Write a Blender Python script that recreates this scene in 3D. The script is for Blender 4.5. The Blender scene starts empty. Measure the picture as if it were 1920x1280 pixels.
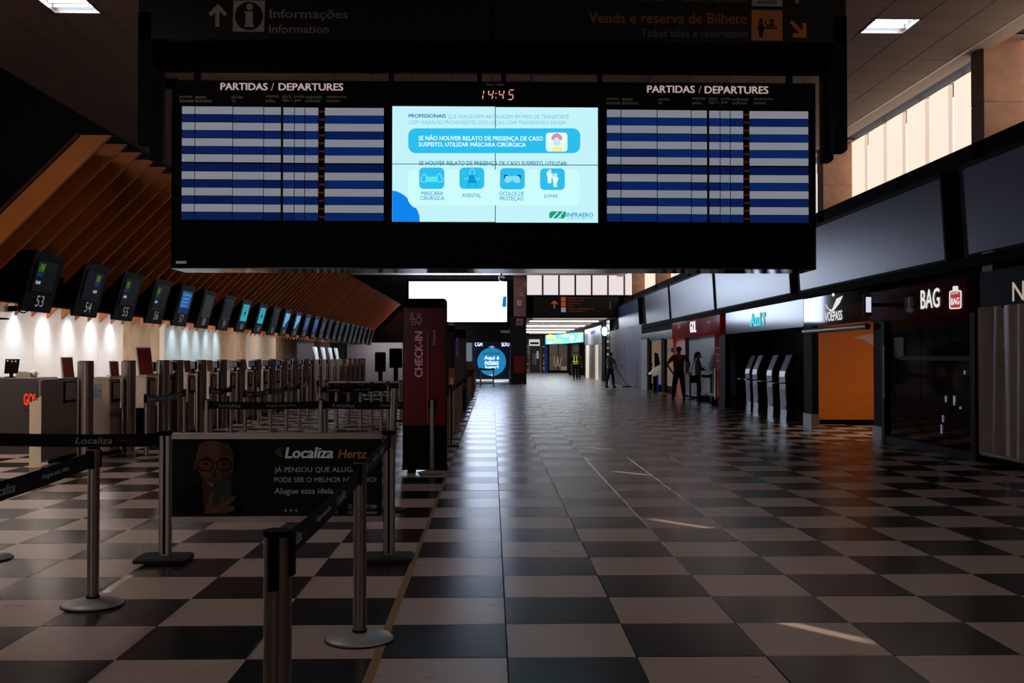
import bpy, bmesh, math, random
from math import sin, cos, pi, radians
from mathutils import Vector, Matrix
random.seed(7)
SC = bpy.context.scene
COL = SC.collection

# ------------------------------------------------------------ camera
CAMH = 1.45
FPX, YAW, PITCH = 1946.0, 0.01931, 0.01516
_F = Vector((sin(YAW)*cos(PITCH), cos(YAW)*cos(PITCH), sin(PITCH)))
_R = Vector((cos(YAW), -sin(YAW), 0.0))
_U = _R.cross(_F)
cam_d = bpy.data.cameras.new('camera')
cam_d.sensor_width = 36.0
cam_d.lens = 36.0*FPX/1920.0
cam_d.clip_start = 0.05
cam_d.clip_end = 400
cam = bpy.data.objects.new('camera', cam_d)
COL.objects.link(cam)
cam.matrix_world = Matrix(((_R.x, _U.x, -_F.x, 0), (_R.y, _U.y, -_F.y, 0), (_R.z, _U.z, -_F.z, CAMH), (0, 0, 0, 1)))
SC.camera = cam

# ------------------------------------------------------------ daylight outside, exposure
w = bpy.data.worlds.new('daylight')
SC.world = w
w.use_nodes = True
w.node_tree.nodes['Background'].inputs[0].default_value = (0.80, 0.90, 1.0, 1)
w.node_tree.nodes['Background'].inputs[1].default_value = 2.2
sun_d = bpy.data.lights.new('sun', 'SUN')
sun_d.energy = 14.0
sun_d.angle = radians(0.53)
sun_d.color = (1.0, 0.85, 0.70)
sun = bpy.data.objects.new('sun', sun_d)
COL.objects.link(sun)
sun.rotation_euler = Vector((-5.9, 7.1, -5.3)).to_track_quat('-Z', 'Y').to_euler()

def area(name, loc, aim, sx, sy, power, color):
    d = bpy.data.lights.new(name, 'AREA'); d.shape = 'RECTANGLE'; d.size = sx; d.size_y = sy
    d.energy = power; d.color = color
    o = bpy.data.objects.new(name, d); COL.objects.link(o); o.location = loc
    o.rotation_euler = (Vector(aim)-Vector(loc)).to_track_quat('-Z', 'Y').to_euler()
    return o
# added fill lamp behind the camera, brightens the left desks
area('rear_fill', (-6.5, -9.0, 2.6), (-5.9, 14.0, 0.9), 4.0, 2.6, 12, (1.0, 0.86, 0.78)).data.spread = radians(50)
# daylight through the right-hand windows beside and behind the camera
area('window_daylight', (6.95, -2.0, 5.2), (-4.0, 7.5, 2.2), 9.0, 1.1, 125, (1.0, 0.86, 0.76))
SC.view_settings.view_transform = 'Standard'
SC.view_settings.look = 'None'
SC.view_settings.gamma = 1.0
SC.view_settings.use_curve_mapping = False
SC.view_settings.exposure = 0.0
SC.cycles.max_bounces = 6
SC.cycles.diffuse_bounces = 3
SC.cycles.glossy_bounces = 4
SC.cycles.transmission_bounces = 4
SC.cycles.sample_clamp_indirect = 12.0
SC.cycles.caustics_reflective = False
SC.cycles.caustics_refractive = False
SC.cycles.use_denoising = True

# ------------------------------------------------------------ measuring helpers
def P(px, py, X=None, Y=None, Z=None):
    """point seen at a pixel of the photograph on the plane X=, Y= or Z= of the hall"""
    d = _F + _R*((px-960)/FPX) + _U*((640-py)/FPX)
    t = X/d.x if X is not None else (Y/d.y if Y is not None else (Z-CAMH)/d.z)
    return Vector((0, 0, CAMH)) + d*t
def pix(p):
    d = Vector(p)-Vector((0, 0, CAMH)); z = d.dot(_F)
    return (960+FPX*d.dot(_R)/z, 640-FPX*d.dot(_U)/z, z)

# ------------------------------------------------------------ materials
def lin(c):
    c = c/255.0
    return c/12.92 if c <= 0.04045 else ((c+0.055)/1.055)**2.4
def S(r, g, b): return (lin(r), lin(g), lin(b), 1)
MATS = {}
def mat(name, col, rough=0.5, metal=0.0, spec=0.5, var=0.0, scale=8.0, bump=0.0, stretch=None, emit=None, es=1.0, rand=0.0, coat=0.0, rvar=0.0):
    if name in MATS: return MATS[name]
    m = bpy.data.materials.new(name); m.use_nodes = True; MATS[name] = m
    nt = m.node_tree; N = nt.nodes; L = nt.links
    b = N['Principled BSDF']
    b.inputs['Base Color'].default_value = col
    b.inputs['Roughness'].default_value = rough
    b.inputs['Metallic'].default_value = metal
    b.inputs['Specular IOR Level'].default_value = spec
    b.inputs['Coat Weight'].default_value = coat
    if emit:
        b.inputs['Emission Color'].default_value = emit
        b.inputs['Emission Strength'].default_value = es
    if var or bump or rvar:
        tc = N.new('ShaderNodeTexCoord'); mp = N.new('ShaderNodeMapping'); nz = N.new('ShaderNodeTexNoise')
        L.new(tc.outputs['Object'], mp.inputs[0]); L.new(mp.outputs[0], nz.inputs['Vector'])
        if stretch: mp.inputs['Scale'].default_value = stretch
        nz.inputs['Scale'].default_value = scale; nz.inputs['Detail'].default_value = 5
        nz.inputs['Roughness'].default_value = 0.65
        if rand:
            oi = N.new('ShaderNodeObjectInfo'); cx = N.new('ShaderNodeCombineXYZ'); mu = N.new('ShaderNodeMath')
            mu.operation = 'MULTIPLY'; mu.inputs[1].default_value = 37.0
            L.new(oi.outputs['Random'], mu.inputs[0]); L.new(mu.outputs[0], cx.inputs[0]); L.new(mu.outputs[0], cx.inputs[1])
            L.new(cx.outputs[0], mp.inputs['Location'])
        if var:
            mr = N.new('ShaderNodeMapRange'); mr.inputs[1].default_value = 0.3; mr.inputs[2].default_value = 0.7
            mr.inputs[3].default_value = 1-var; mr.inputs[4].default_value = 1+var
            L.new(nz.outputs['Fac'], mr.inputs[0])
            last = mr.outputs[0]
            if rand:
                r2 = N.new('ShaderNodeMapRange'); r2.inputs[3].default_value = 1-rand; r2.inputs[4].default_value = 1+rand
                L.new(oi.outputs['Random'], r2.inputs[0])
                m2 = N.new('ShaderNodeMath'); m2.operation = 'MULTIPLY'
                L.new(last, m2.inputs[0]); L.new(r2.outputs[0], m2.inputs[1]); last = m2.outputs[0]
            vm = N.new('ShaderNodeVectorMath'); vm.operation = 'SCALE'; vm.inputs[0].default_value = col[:3]
            L.new(last, vm.inputs['Scale']); L.new(vm.outputs[0], b.inputs['Base Color'])
        if rvar:
            m3 = N.new('ShaderNodeMapRange'); m3.inputs[1].default_value = 0.3; m3.inputs[2].default_value = 0.7
            m3.inputs[3].default_value = rough-rvar; m3.inputs[4].default_value = rough+rvar
            L.new(nz.outputs['Fac'], m3.inputs[0]); L.new(m3.outputs[0], b.inputs['Roughness'])
        if bump:
            bp = N.new('ShaderNodeBump'); bp.inputs['Strength'].default_value = bump; bp.inputs['Distance'].default_value = 0.02
            L.new(nz.outputs['Fac'], bp.inputs['Height']); L.new(bp.outputs[0], b.inputs['Normal'])
    return m
def glow(name, col, es=1.0, sample=True):
    m = mat(name, (0, 0, 0, 1), 0.5, spec=0.1, emit=col, es=es)
    if not sample: m.cycles.emission_sampling = 'NONE'
    return m

BLACK = mat('black_paint', (.0014, .0014, .0016, 1), 0.8, spec=.08, var=0.15)
SATIN = mat('black_satin_metal', (.0022, .0020, .0022, 1), 0.65, 0.0, spec=.10, var=0.1)
DARKGL = mat('black_gloss_panel', (.002, .002, .0023, 1), 0.18, spec=.3, var=0.1)
STEEL = mat('brushed_steel', S(150, 142, 138), 0.32, 1.0, var=0.12, scale=6, stretch=(14, 14, 0.5))
STEELW = mat('warm_brushed_steel', S(140, 128, 122), 0.30, 1.0, var=0.12, scale=6, stretch=(14, 14, 0.5))
ALU = mat('aluminium_frame', S(150, 140, 136), 0.4, 0.9, var=0.08)
DISK = mat('grey_cast_base', S(165, 165, 168), 0.45, 0.4, var=0.05)
TILE_L = mat('pale_marble_tile', S(178, 158, 150), 0.29, spec=0.42, var=0.07, scale=3.5, stretch=(1, 2.2, 1), bump=0.012, rand=0.08, rvar=0.02)
TILE_D = mat('black_granite_tile', S(13, 10, 10), 0.25, spec=0.22, var=0.22, scale=30, rand=0.12)
GROUT = mat('dark_grout', S(26, 21, 20), 0.7, var=0.2)
CTILE = mat('mineral_ceiling_tile', S(176, 152, 140), 0.85, var=0.04, scale=90, bump=0.05, rand=0.03)
CGRID = mat('ceiling_shadow_gap', S(60, 50, 46), 0.8, var=0.1)
PLASTER = mat('cream_plaster', S(205, 182, 166), 0.7, var=0.04)
STONE = mat('travertine_stone', S(186, 140, 112), 0.55, var=0.22, scale=3.0, bump=0.15, rand=0.05)
STONEP = mat('pink_granite_stone', S(170, 130, 126), 0.5, var=0.12, scale=12, bump=0.05)
SIGNGREY = mat('blank_grey_sign_fabric', S(102, 110, 148), 0.30, var=0.07, scale=2.5, stretch=(1, 1, .4))
WALLW = mat('white_wall_panel', S(222, 222, 222), 0.6, var=0.03, scale=2)
WALLB = mat('pale_blue_wall_panel', S(160, 178, 186), 0.6, var=0.03, scale=2)
CONC = mat('raw_concrete', S(178, 156, 132), 0.75, var=0.25, scale=2.2, bump=0.2)
CREAM = mat('cream_paint', S(214, 202, 184), 0.6, var=0.04)
BROWNW = mat('brown_stone_wall', S(120, 96, 74), 0.7, var=0.2, scale=3)
GREYW = mat('grey_paint_wall', S(150, 146, 152), 0.6, var=0.04)
LAV = mat('lavender_grey_hoarding', S(150, 148, 162), 0.45, var=0.04, scale=3)
WOOD = mat('orange_brown_wood_slat', S(204, 116, 40), 0.5, var=0.16, scale=3, stretch=(1, 1, 1), rand=0.10)
BEIGE = mat('beige_laminate', S(226, 208, 186), 0.5, var=0.04)
GREYLAM = mat('taupe_laminate', S(130, 114, 106), 0.5, var=0.05)
WHITE = mat('white_plastic', S(225, 222, 218), 0.4, var=0.03)
WHITEP = mat('white_print', S(215, 210, 208), 0.6)
DIMTXT = mat('worn_grey_print', S(135, 118, 112), 0.7)
REDV = mat('red_vinyl', S(140, 22, 30), 0.25, var=0.05)
ORANGE = mat('orange_wall_paint', S(232, 130, 22), 0.55, var=0.05)
YELLOW = mat('yellow_floor_tape', S(140, 98, 30), 0.5, var=0.2, scale=20)
GREENB = mat('dark_green_belt_webbing', S(4, 10, 9), 0.7, spec=.12, var=0.15, scale=60)
CURTAIN = mat('grey_translucent_plastic', S(176, 160, 152), 0.38, var=0.06)
RUBBER = mat('black_rubber', S(12, 12, 12), 0.7, var=0.1)

# ------------------------------------------------------------ mesh helpers
class MB:
    def __init__(s): s.v = []; s.f = []; s.mi = []; s.smooth = []; s.cur = 0
    def add(s, vs, fs, sm=False):
        n = len(s.v); s.v += [tuple(v) for v in vs]
        for f in fs: s.f.append(tuple(n+i for i in f)); s.mi.append(s.cur); s.smooth.append(sm)
        return s
    def box(s, x0, x1, y0, y1, z0, z1):
        return s.add([(x0,y0,z0),(x1,y0,z0),(x1,y1,z0),(x0,y1,z0),(x0,y0,z1),(x1,y0,z1),(x1,y1,z1),(x0,y1,z1)],
                     [(0,3,2,1),(4,5,6,7),(0,1,5,4),(1,2,6,5),(2,3,7,6),(3,0,4,7)])
    def bbox(s, x0, x1, y0, y1, z0, z1, b=0.004):
        """box with chamfered vertical and top edges"""
        vs = []
        for z, i in ((z0, 0), (z1-b, 0), (z1, b)):
            k = b
            vs += [(x0+k+i,y0+i,z),(x1-k-i,y0+i,z),(x1-i,y0+k+i,z),(x1-i,y1-k-i,z),(x1-k-i,y1-i,z),(x0+k+i,y1-i,z),(x0+i,y1-k-i,z),(x0+i,y0+k+i,z)]
        fs = [tuple(reversed(range(8))), tuple(range(16, 24))]
        for r in (0, 8):
            for i in range(8): fs.append((r+i, r+(i+1) % 8, r+8+(i+1) % 8, r+8+i))
        return s.add(vs, fs)
    def cyl(s, p0, p1, r, n=16, r2=None, caps=True):
        p0 = Vector(p0); p1 = Vector(p1); r2 = r if r2 is None else r2
        d = (p1-p0).normalized(); a = Vector((0,0,1)) if abs(d.z) < .9 else Vector((1,0,0))
        u = d.cross(a).normalized(); v = d.cross(u)
        vs = [p0+(u*cos(2*pi*i/n)+v*sin(2*pi*i/n))*r for i in range(n)]+[p1+(u*cos(2*pi*i/n)+v*sin(2*pi*i/n))*r2 for i in range(n)]
        s.add(vs, [(i, i+n, (i+1) % n+n, (i+1) % n) for i in range(n)], True)
        if caps: s.add(vs, [tuple(range(n)), tuple(reversed(range(n, 2*n)))])
        return s
    def lathe(s, prof, n=32, c=(0, 0)):
        vs = []
        for r, z in prof:
            for i in range(n): vs.append((c[0]+r*cos(2*pi*i/n), c[1]+r*sin(2*pi*i/n), z))
        fs = []
        for k in range(len(prof)-1):
            for i in range(n): fs.append((k*n+i, k*n+(i+1) % n, (k+1)*n+(i+1) % n, (k+1)*n+i))
        s.add(vs, fs, True)
        return s
    def prism(s, poly, axis, a0, a1):
        """poly in the two other axes, extruded along axis"""
        def mk(p, a):
            return {'x': (a, p[0], p[1]), 'y': (p[0], a, p[1]), 'z': (p[0], p[1], a)}[axis]
        n = len(poly)
        vs = [mk(p, a0) for p in poly]+[mk(p, a1) for p in poly]
        return s.add(vs, [tuple(range(n)), tuple(reversed(range(n, 2*n)))]+[(i, i+n, (i+1) % n+n, (i+1) % n) for i in range(n)])
    def tube(s, pts, r, n=10):
        for a, b in zip(pts, pts[1:]): s.cyl(a, b, r, n)
        return s
    def ball(s, c, r, n=12, sc=(1, 1, 1)):
        vs = []; m = n//2
        for j in range(m+1):
            t = pi*j/m
            for i in range(n):
                vs.append((c[0]+sc[0]*r*sin(t)*cos(2*pi*i/n), c[1]+sc[1]*r*sin(t)*sin(2*pi*i/n), c[2]+sc[2]*r*cos(t)))
        fs = [(j*n+i, (j+1)*n+i, (j+1)*n+(i+1) % n, j*n+(i+1) % n) for j in range(m) for i in range(n)]
        return s.add(vs, fs, True)
    def mesh(s, name, m):
        me = bpy.data.meshes.new(name); me.from_pydata(s.v, [], s.f)
        ms = m if isinstance(m, (list, tuple)) else [m]
        for x in ms: me.materials.append(x)
        me.polygons.foreach_set('material_index', s.mi)
        me.polygons.foreach_set('use_smooth', s.smooth)
        me.update()
        bm = bmesh.new(); bm.from_mesh(me); bmesh.ops.recalc_face_normals(bm, faces=bm.faces); bm.to_mesh(me); bm.free()
        return me
    def build(s, name, m, parent=None, loc=None, raw=False):
        me = s.mesh(name, m)
        o = bpy.data.objects.new(name, me); COL.objects.link(o)
        if parent: o.parent = parent
        if loc: o.location = loc
        return o
def box(name, m, parent, *b):
    return MB().box(*b).build(name, m, parent)
def tag(o, label, cat, group=None, kind=None):
    o['label'] = label; o['category'] = cat
    if group: o['group'] = group
    if kind: o['kind'] = kind
    return o
def thing(name, label, cat, loc=(0, 0, 0), rz=0, group=None):
    o = bpy.data.objects.new(name, None); COL.objects.link(o); o.empty_display_size = .1
    o.location = loc; o.rotation_euler = (0, 0, rz)
    return tag(o, label, cat, group)
def struct(o): o['kind'] = 'structure'; return o
KIDS = {}
def kids(o):
    return [c for c in list(bpy.data.objects) if c.parent == o]
def copy_tree(o, kl=None, parent=None):
    c = o.copy(); COL.objects.link(c)
    if parent: c.parent = parent
    for ch in (kl if kl is not None else kids(o)): copy_tree(ch, None if kl is None else [], c)
    return c
def dup(o, tree, loc, rz=0, label=None, group=None):
    c = o.copy(); COL.objects.link(c); c.location = loc; c.rotation_euler = (0, 0, rz)
    if label: c['label'] = label
    if group: c['group'] = group
    for ch, sub in tree:
        d = ch.copy(); COL.objects.link(d); d.parent = c
        for g in sub: e = g.copy(); COL.objects.link(e); e.parent = d
    return c
def tree_of(o): return [(c, kids(c)) for c in kids(o)]
ORD = ['nearest', 'second', 'third', 'fourth', 'fifth', 'sixth', 'seventh', 'eighth', 'ninth', 'tenth', 'eleventh', 'twelfth', 'thirteenth', 'fourteenth', 'fifteenth', 'sixteenth', 'seventeenth', 'eighteenth', 'nineteenth', 'twentieth', 'twenty-first', 'twenty-second', 'twenty-third', 'twenty-fourth', 'twenty-fifth']

def textmesh(body, bold=0.0, shear=0.0, cache={}):
    k = (body, bold, shear)
    if k in cache: return cache[k]
    cu = bpy.data.curves.new('t', 'FONT'); cu.body = body; cu.offset = min(bold, 0); cu.shear = shear
    cu.resolution_u = 3; cu.fill_mode = 'FRONT'
    o = bpy.data.objects.new('t', cu); COL.objects.link(o)
    dg = bpy.context.evaluated_depsgraph_get(); dg.update()
    me = bpy.data.meshes.new_from_object(o.evaluated_get(dg))
    vs = [v.co.copy() for v in me.vertices]; fs = [tuple(p.vertices) for p in me.polygons]
    bpy.data.objects.remove(o); bpy.data.curves.remove(cu); bpy.data.meshes.remove(me)
    if bold > 0:      # heavier weight: the same outlines struck again a hair to the side
        v0, f0 = list(vs), list(fs)
        for dx, dy in ((1, 0), (-1, 0), (0, .55), (0, -.55)):
            n = len(vs); vs += [v+Vector((dx*bold, dy*bold, 0)) for v in v0]; fs += [tuple(n+i for i in f) for f in f0]
    x0 = min(v.x for v in vs); x1 = max(v.x for v in vs); y0 = min(v.y for v in vs); y1 = max(v.y for v in vs)
    r = ([((v.x-x0)/(x1-x0), (v.y-y0)/(y1-y0)) for v in vs], fs)
    cache[k] = r
    return r
def lettering(name, lines, m, parent):
    """lines: (text, origin, U (full width vector), V (full height vector), bold, shear) one flat print each"""
    ob = None
    for body, o, U, V, bold, sh in lines:
        vv = []; ff = []
        o = Vector(o); U = Vector(U); V = Vector(V)
        vs, fs = textmesh(body, bold, sh)
        n = len(vv); vv += [tuple(o+U*a+V*b) for a, b in vs]
        ff += [tuple(n+i for i in f) for f in fs]
        me = bpy.data.meshes.new(name); me.from_pydata(vv, [], ff); me.materials.append(m)
        ob = bpy.data.objects.new(name, me); COL.objects.link(ob); ob.parent = parent
    return ob
# print on a plane Y = const, laid out by the photo's own pixel rectangle on that plane; L = parent's location
def ftxt(body, x0, y0, x1, y1, Y, L=(0, 0, 0), bold=0.0, sh=0.0):
    a = P(x0, y1, Y=Y); b = P(x1, y1, Y=Y); c = P(x0, y0, Y=Y)
    L = Vector(L)
    return (body, a-L, Vector((b.x-a.x, 0, 0)), Vector((0, 0, c.z-a.z)), bold, sh)
def wtxt(body, x0, y0, x1, y1, X, L=(0, 0, 0), bold=0.0, sh=0.0):
    a = P(x0, y1, X=X); b = P(x1, y1, X=X); c = P(x0, y0, X=X)
    L = Vector(L)
    return (body, a-L, Vector((0, b.y-a.y, 0)), Vector((0, 0, c.z-a.z)), bold, sh)
def fpoly(mb, pts, Y, L=(0, 0, 0), t=0.001):
    """flat shape of the picture on the plane Y"""
    L = Vector(L); q = [P(x, y, Y=Y)-L for x, y in pts]; n = len(q)
    mb.add([(p.x, p.y, p.z) for p in q]+[(p.x, p.y+t, p.z) for p in q], [tuple(range(n))]+[(i, (i+1) % n, (i+1) % n+n, i+n) for i in range(n)])
    return mb
def rrect(x0, y0, x1, y1, r, n=5):
    pts = []
    for cx, cy, a in ((x1-r, y0+r, -90), (x1-r, y1-r, 0), (x0+r, y1-r, 90), (x0+r, y0+r, 180)):
        for i in range(n+1):
            t = radians(a+90*i/n); pts.append((cx+r*cos(t), cy+r*sin(t)))
    return pts
def ell(cx, cy, rx, ry, n=20, a0=0, a1=360):
    return [(cx+rx*cos(radians(a0+(a1-a0)*i/n)), cy+ry*sin(radians(a0+(a1-a0)*i/n))) for i in range(n if a1-a0 == 360 else n+1)]
def strokes(mb, pts, wd, Y, L=(0, 0, 0)):
    for (xa, ya), (xb, yb) in zip(pts, pts[1:]):
        l = math.hypot(xb-xa, yb-ya) or 1; nx = -(yb-ya)/l*wd/2; ny = (xb-xa)/l*wd/2
        fpoly(mb, [(xa+nx, ya+ny), (xb+nx, yb+ny), (xb-nx, yb-ny), (xa-nx, ya-ny)], Y, L)
    return mb

# ============================================================ SETTING
ZC = 5.85
MOD = 0.6281
XO, YO = 0.0748, 5.038
# floor with its chequer of tiles
floor = struct(MB().box(-9.2, 9.6, -11, 108, -0.3, -0.012).build('floor', GROUT))
def tile_me(m, nm):
    h = MOD/2-0.0018
    return MB().bbox(-h, h, -h, h, -0.011, 0.0, 0.0025).mesh(nm, m)
ML, MD = tile_me(TILE_L, 'tile'), tile_me(TILE_D, 'tile')
cells = []
for c in range(-15, 13):
    for r in range(-24, 164):
        x = XO+MOD*(c+.5); y = YO+MOD*(r+.5)
        if y > 56 and not (0 < x < 9): continue
        if x > 8.6: continue
        big = 0
        if y > 2.5:
            q = [pix((x+a*MOD/2, y+b*MOD/2, 0)) for a, b in ((-1, -1), (1, -1), (1, 1), (-1, 1))]
            vis = any(0 < p[0] < 1920 and p[1] < 1280 for p in q) and min(p[1] for p in q) < 1280
            if vis: big = abs((q[1][0]-q[0][0])*(q[0][1]-q[3][1]))
        cells.append((big, c, r, x, y))
cells.sort(reverse=True)
rest = {0: MB(), 1: MB()}
for i, (big, c, r, x, y) in enumerate(cells):
    par = (c+r) % 2
    if i < 300:
        o = bpy.data.objects.new('tile', MD if par else ML); COL.objects.link(o); o.parent = floor
        o.location = (x, y, random.uniform(-0.0012, 0.0004))
        o.rotation_euler = (random.uniform(-1, 1)*0.0014, random.uniform(-1, 1)*0.0014, 0)
    else:
        h = MOD/2-0.002; z = random.uniform(-0.001, 0.0003)
        tx = random.uniform(-1, 1)*0.0005; ty = random.uniform(-1, 1)*0.0005
        vs = [(x-h, y-h, z-tx-ty), (x+h, y-h, z+tx-ty), (x+h, y+h, z+tx+ty), (x-h, y+h, z-tx+ty)]
        vs += [(a, b, -0.011) for a, b, _ in vs]
        rest[par].add(vs, [(0, 1, 2, 3), (0, 4, 5, 1), (1, 5, 6, 2), (2, 6, 7, 3), (3, 7, 4, 0)])
for k in (0, 1):
    o = rest[k].build('distant_tiles', TILE_D if k else TILE_L, floor); o['kind'] = 'stuff'

# ceiling: slab, shadow grid and mineral tiles, two lit fixtures sit in the grid
ceiling = struct(MB().box(-9.2, 8.2, -11, 60, ZC+0.22, ZC+0.5).build('ceiling', CGRID))
CM = 0.622
CX, CY = 4.972, 13.32
th = CM/2-0.007
CME = MB().bbox(-th, th, -th, th, 0, 0.02, 0.003).mesh('ceiling_tile', CTILE)
fix = {(0, 0), (-17, -1), (-17, -10), (-13, -18)}
dead = {(-17, 5), (0, 12), (-8, 24), (-5, 38), (0, 30), (-9, -14), (0, -14)}
cc = []
for c in range(-20, 3):
    for r in range(-38, 68):
        if (c, r) in fix or (c, r) in dead: continue
        x = CX+CM*(c+.5); y = CY+CM*(r+.5); big = 0
        if y > 8:
            q = [pix((x+a*th, y+b*th, ZC)) for a, b in ((-1, -1), (1, -1), (1, 1), (-1, 1))]
            cxp = sum(p[0] for p in q)/4
            hid = 262 < cxp < 1584 and (q[0][1] < 125 or (305 < cxp < 1540 and q[0][1] > 152))
            if any(0 < p[0] < 1920 and p[1] > 0 for p in q) and not hid: big = abs((q[1][0]-q[0][0])*(q[0][1]-q[3][1]))
        cc.append((big, x, y))
cc.sort(reverse=True)
far = MB(); n = 0
for big, x, y in cc:
    if n < 300 and big > 60:
        o = bpy.data.objects.new('ceiling_tile', CME); COL.objects.link(o); o.parent = ceiling
        o.location = (x, y, ZC); o.rotation_euler = (0, 0, 0); n += 1
    else: far.box(x-th, x+th, y-th, y+th, ZC, ZC+0.02)
o = far.build('distant_ceiling_tiles', CTILE, ceiling); o['kind'] = 'stuff'
xl = CX-20*CM
box('ceiling_trim', PLASTER, ceiling, 6.838, 7.12, -11, 57, ZC-0.003, ZC+0.22)
box('edge_trim', WHITE, ceiling, 6.80, 6.838, -11, 57, ZC-0.004, ZC+0.02)  # white trim, also painted in for light leaking along this edge
box('window_head', PLASTER, ceiling, 7.12, 7.75, -11, 57, ZC+0.32, ZC+0.4)
box('ceiling_trim', PLASTER, ceiling, xl-0.02, xl, -11, 57, ZC-0.02, ZC+0.22)

# unlit body + lit louvre fixtures
TUBE = glow('fluorescent_tube', (0.93, 0.96, 1.0, 1), 14.0)
REFL = mat('fixture_reflector', S(90, 90, 94), 0.4, 0.2)
def ceiling_light(c, r, lit, label, power=0):
    x = CX+CM*(c+.5); y = CY+CM*(r+.5); L = (x, y, ZC)
    t = thing('ceiling_light', label, 'ceiling light', L)
    h = CM/2-0.006
    f = MB().box(-h, h, -h, -h+.02, -0.006, .02).box(-h, h, h-.02, h, -0.006, .02).box(-h, -h+.02, -h, h, -0.006, .02).box(h-.02, h, -h, h, -0.006, .02)
    f.build('frame', ALU if lit else SATIN, t)
    MB().box(-h, h, -h, h, .15, .16).box(-h, -h+.01, -h, h, 0, .15).box(h-.01, h, -h, h, 0, .15).box(-h, h, -h, -h+.01, 0, .15).box(-h, h, h-.01, h, 0, .15).build('reflector', REFL if lit else SATIN, t)
    for k in range(4):
        yy = -h+h*(2*k+1)/4
        MB().cyl((-h+.03, yy, .07), (h-.03, yy, .07), .018, 10).build('tube', TUBE if lit else WHITE, t)
    if not lit:
      for k in range(3):
        yy = -h+h*(2*k+2)/4
        box('louvre', REFL if lit else SATIN, t, -h+.01, h-.01, yy-.003, yy+.003, .0, .035)
    if power:
        d = bpy.data.lights.new('fixture', 'AREA'); d.size = .5; d.energy = power; d.color = (1, .88, .78)
        lo = bpy.data.objects.new('fixture', d); COL.objects.link(lo); lo.parent = t; lo.location = (0, 0, -.01)
    return t
ceiling_light(0, 0, True, 'lit square ceiling light right of the black hanging sign')
ceiling_light(-17, -1, True, 'lit square ceiling light in the upper left corner of the photo')
ceiling_light(-17, -10, True, 'lit square ceiling light above the left belts, above the top of photo', 58)
ceiling_light(-13, -18, True, 'lit square ceiling light nearly above the camera, out of view', 3)
ceiling_light(-17, 5, False, 'unlit dark square ceiling light left of the departures board')
ceiling_light(0, 12, False, 'unlit dark square ceiling light seen right of the departures board')

# right wall, upper part: pillars, sill, windows with vertical blinds
BLIND = mat('cream_blind_fabric', S(215, 180, 155), 0.8, emit=(1.0, 0.83, 0.69, 1), es=1.0)  # emission stands in for daylight coming through the fabric
BLIND2 = mat('cream_blind_shaded_edge', S(205, 165, 140), 0.8, emit=(0.95, 0.74, 0.58, 1), es=0.78)  # dimmer emission paints the shade where blinds curl and overlap
pys = [-0.8-7.5*0.0, 6.9, 14.58, 21.55, 28.9, 36.4, 43.9, 51.4]
pys = [-8.0, -0.6, 6.9, 14.58, 21.75, 28.9, 36.4, 43.9, 51.4]
wall_right = struct(MB().box(7.0, 7.75, -11, 57, 4.0, 4.56).build('wall_right', BLACK))
box('upper_lintel', PLASTER, wall_right, 7.66, 7.75, -11, 57, 6.14, 6.3)
for i, y in enumerate(pys):
    p = struct(MB().box(7.02, 7.75, y+.01, y+.39, 4.5, ZC+.2).build('pillar', STONE))
    for z0, z1 in ((4.05, 5.08), (5.09, ZC+.2)):
        MB().box(7.0, 7.76, y, y+.01, z0, z1).build('stone_slab', STONE, p)
        MB().box(7.0, 7.02, y+.01, y+.4, z0, z1).build('stone_slab', BROWNW, p)
def window(n, y0, y1):
    wn = struct(bpy.data.objects.new('window_%d' % n, None)); COL.objects.link(wn)
    fr = MB()
    for k in range(5):
        y = y0+(y1-y0)*k/4
        fr.box(7.66, 7.7, y-.02, y+.02, 4.56, 6.14)
    fr.box(7.66, 7.7, y0, y1, 4.56, 4.6).box(7.66, 7.7, y0, y1, 6.12, 6.14)
    fr.build('window_frame', ALU, wn)
    MB().box(7.56, 7.59, y0, y1, 5.965, 5.985).build('blind_rail', WHITE, wn)
    nb = 7; wdt = (y1-y0)/nb
    for k in range(nb):
        gap = 0.05 if (k % 2 == 0) else 0.004
        a = y0+wdt*k+gap; b = y0+wdt*(k+1)-.004
        ins = 0.09
        s = MB(); pr = [(7.62, a), (7.585, a+ins), (7.575, (a+b)/2), (7.59, b-.06), (7.63, b)]
        dz = 5.965
        for i2, ((xa, ya), (xb, yb)) in enumerate(zip(pr, pr[1:])):
            s.cur = 1 if i2 == 0 else 0
            s.add([(xa, ya, 4.57), (xb, yb, 4.57), (xb, yb, dz), (xa, ya, dz)], [(0, 1, 2, 3)], True)
        s.build('blind_panel', [BLIND, BLIND2], wn)
    return wn
for i in range(len(pys)-1): window(i+1, pys[i]+.4, pys[i+1])
window(9, 51.8, 56.5)

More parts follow.
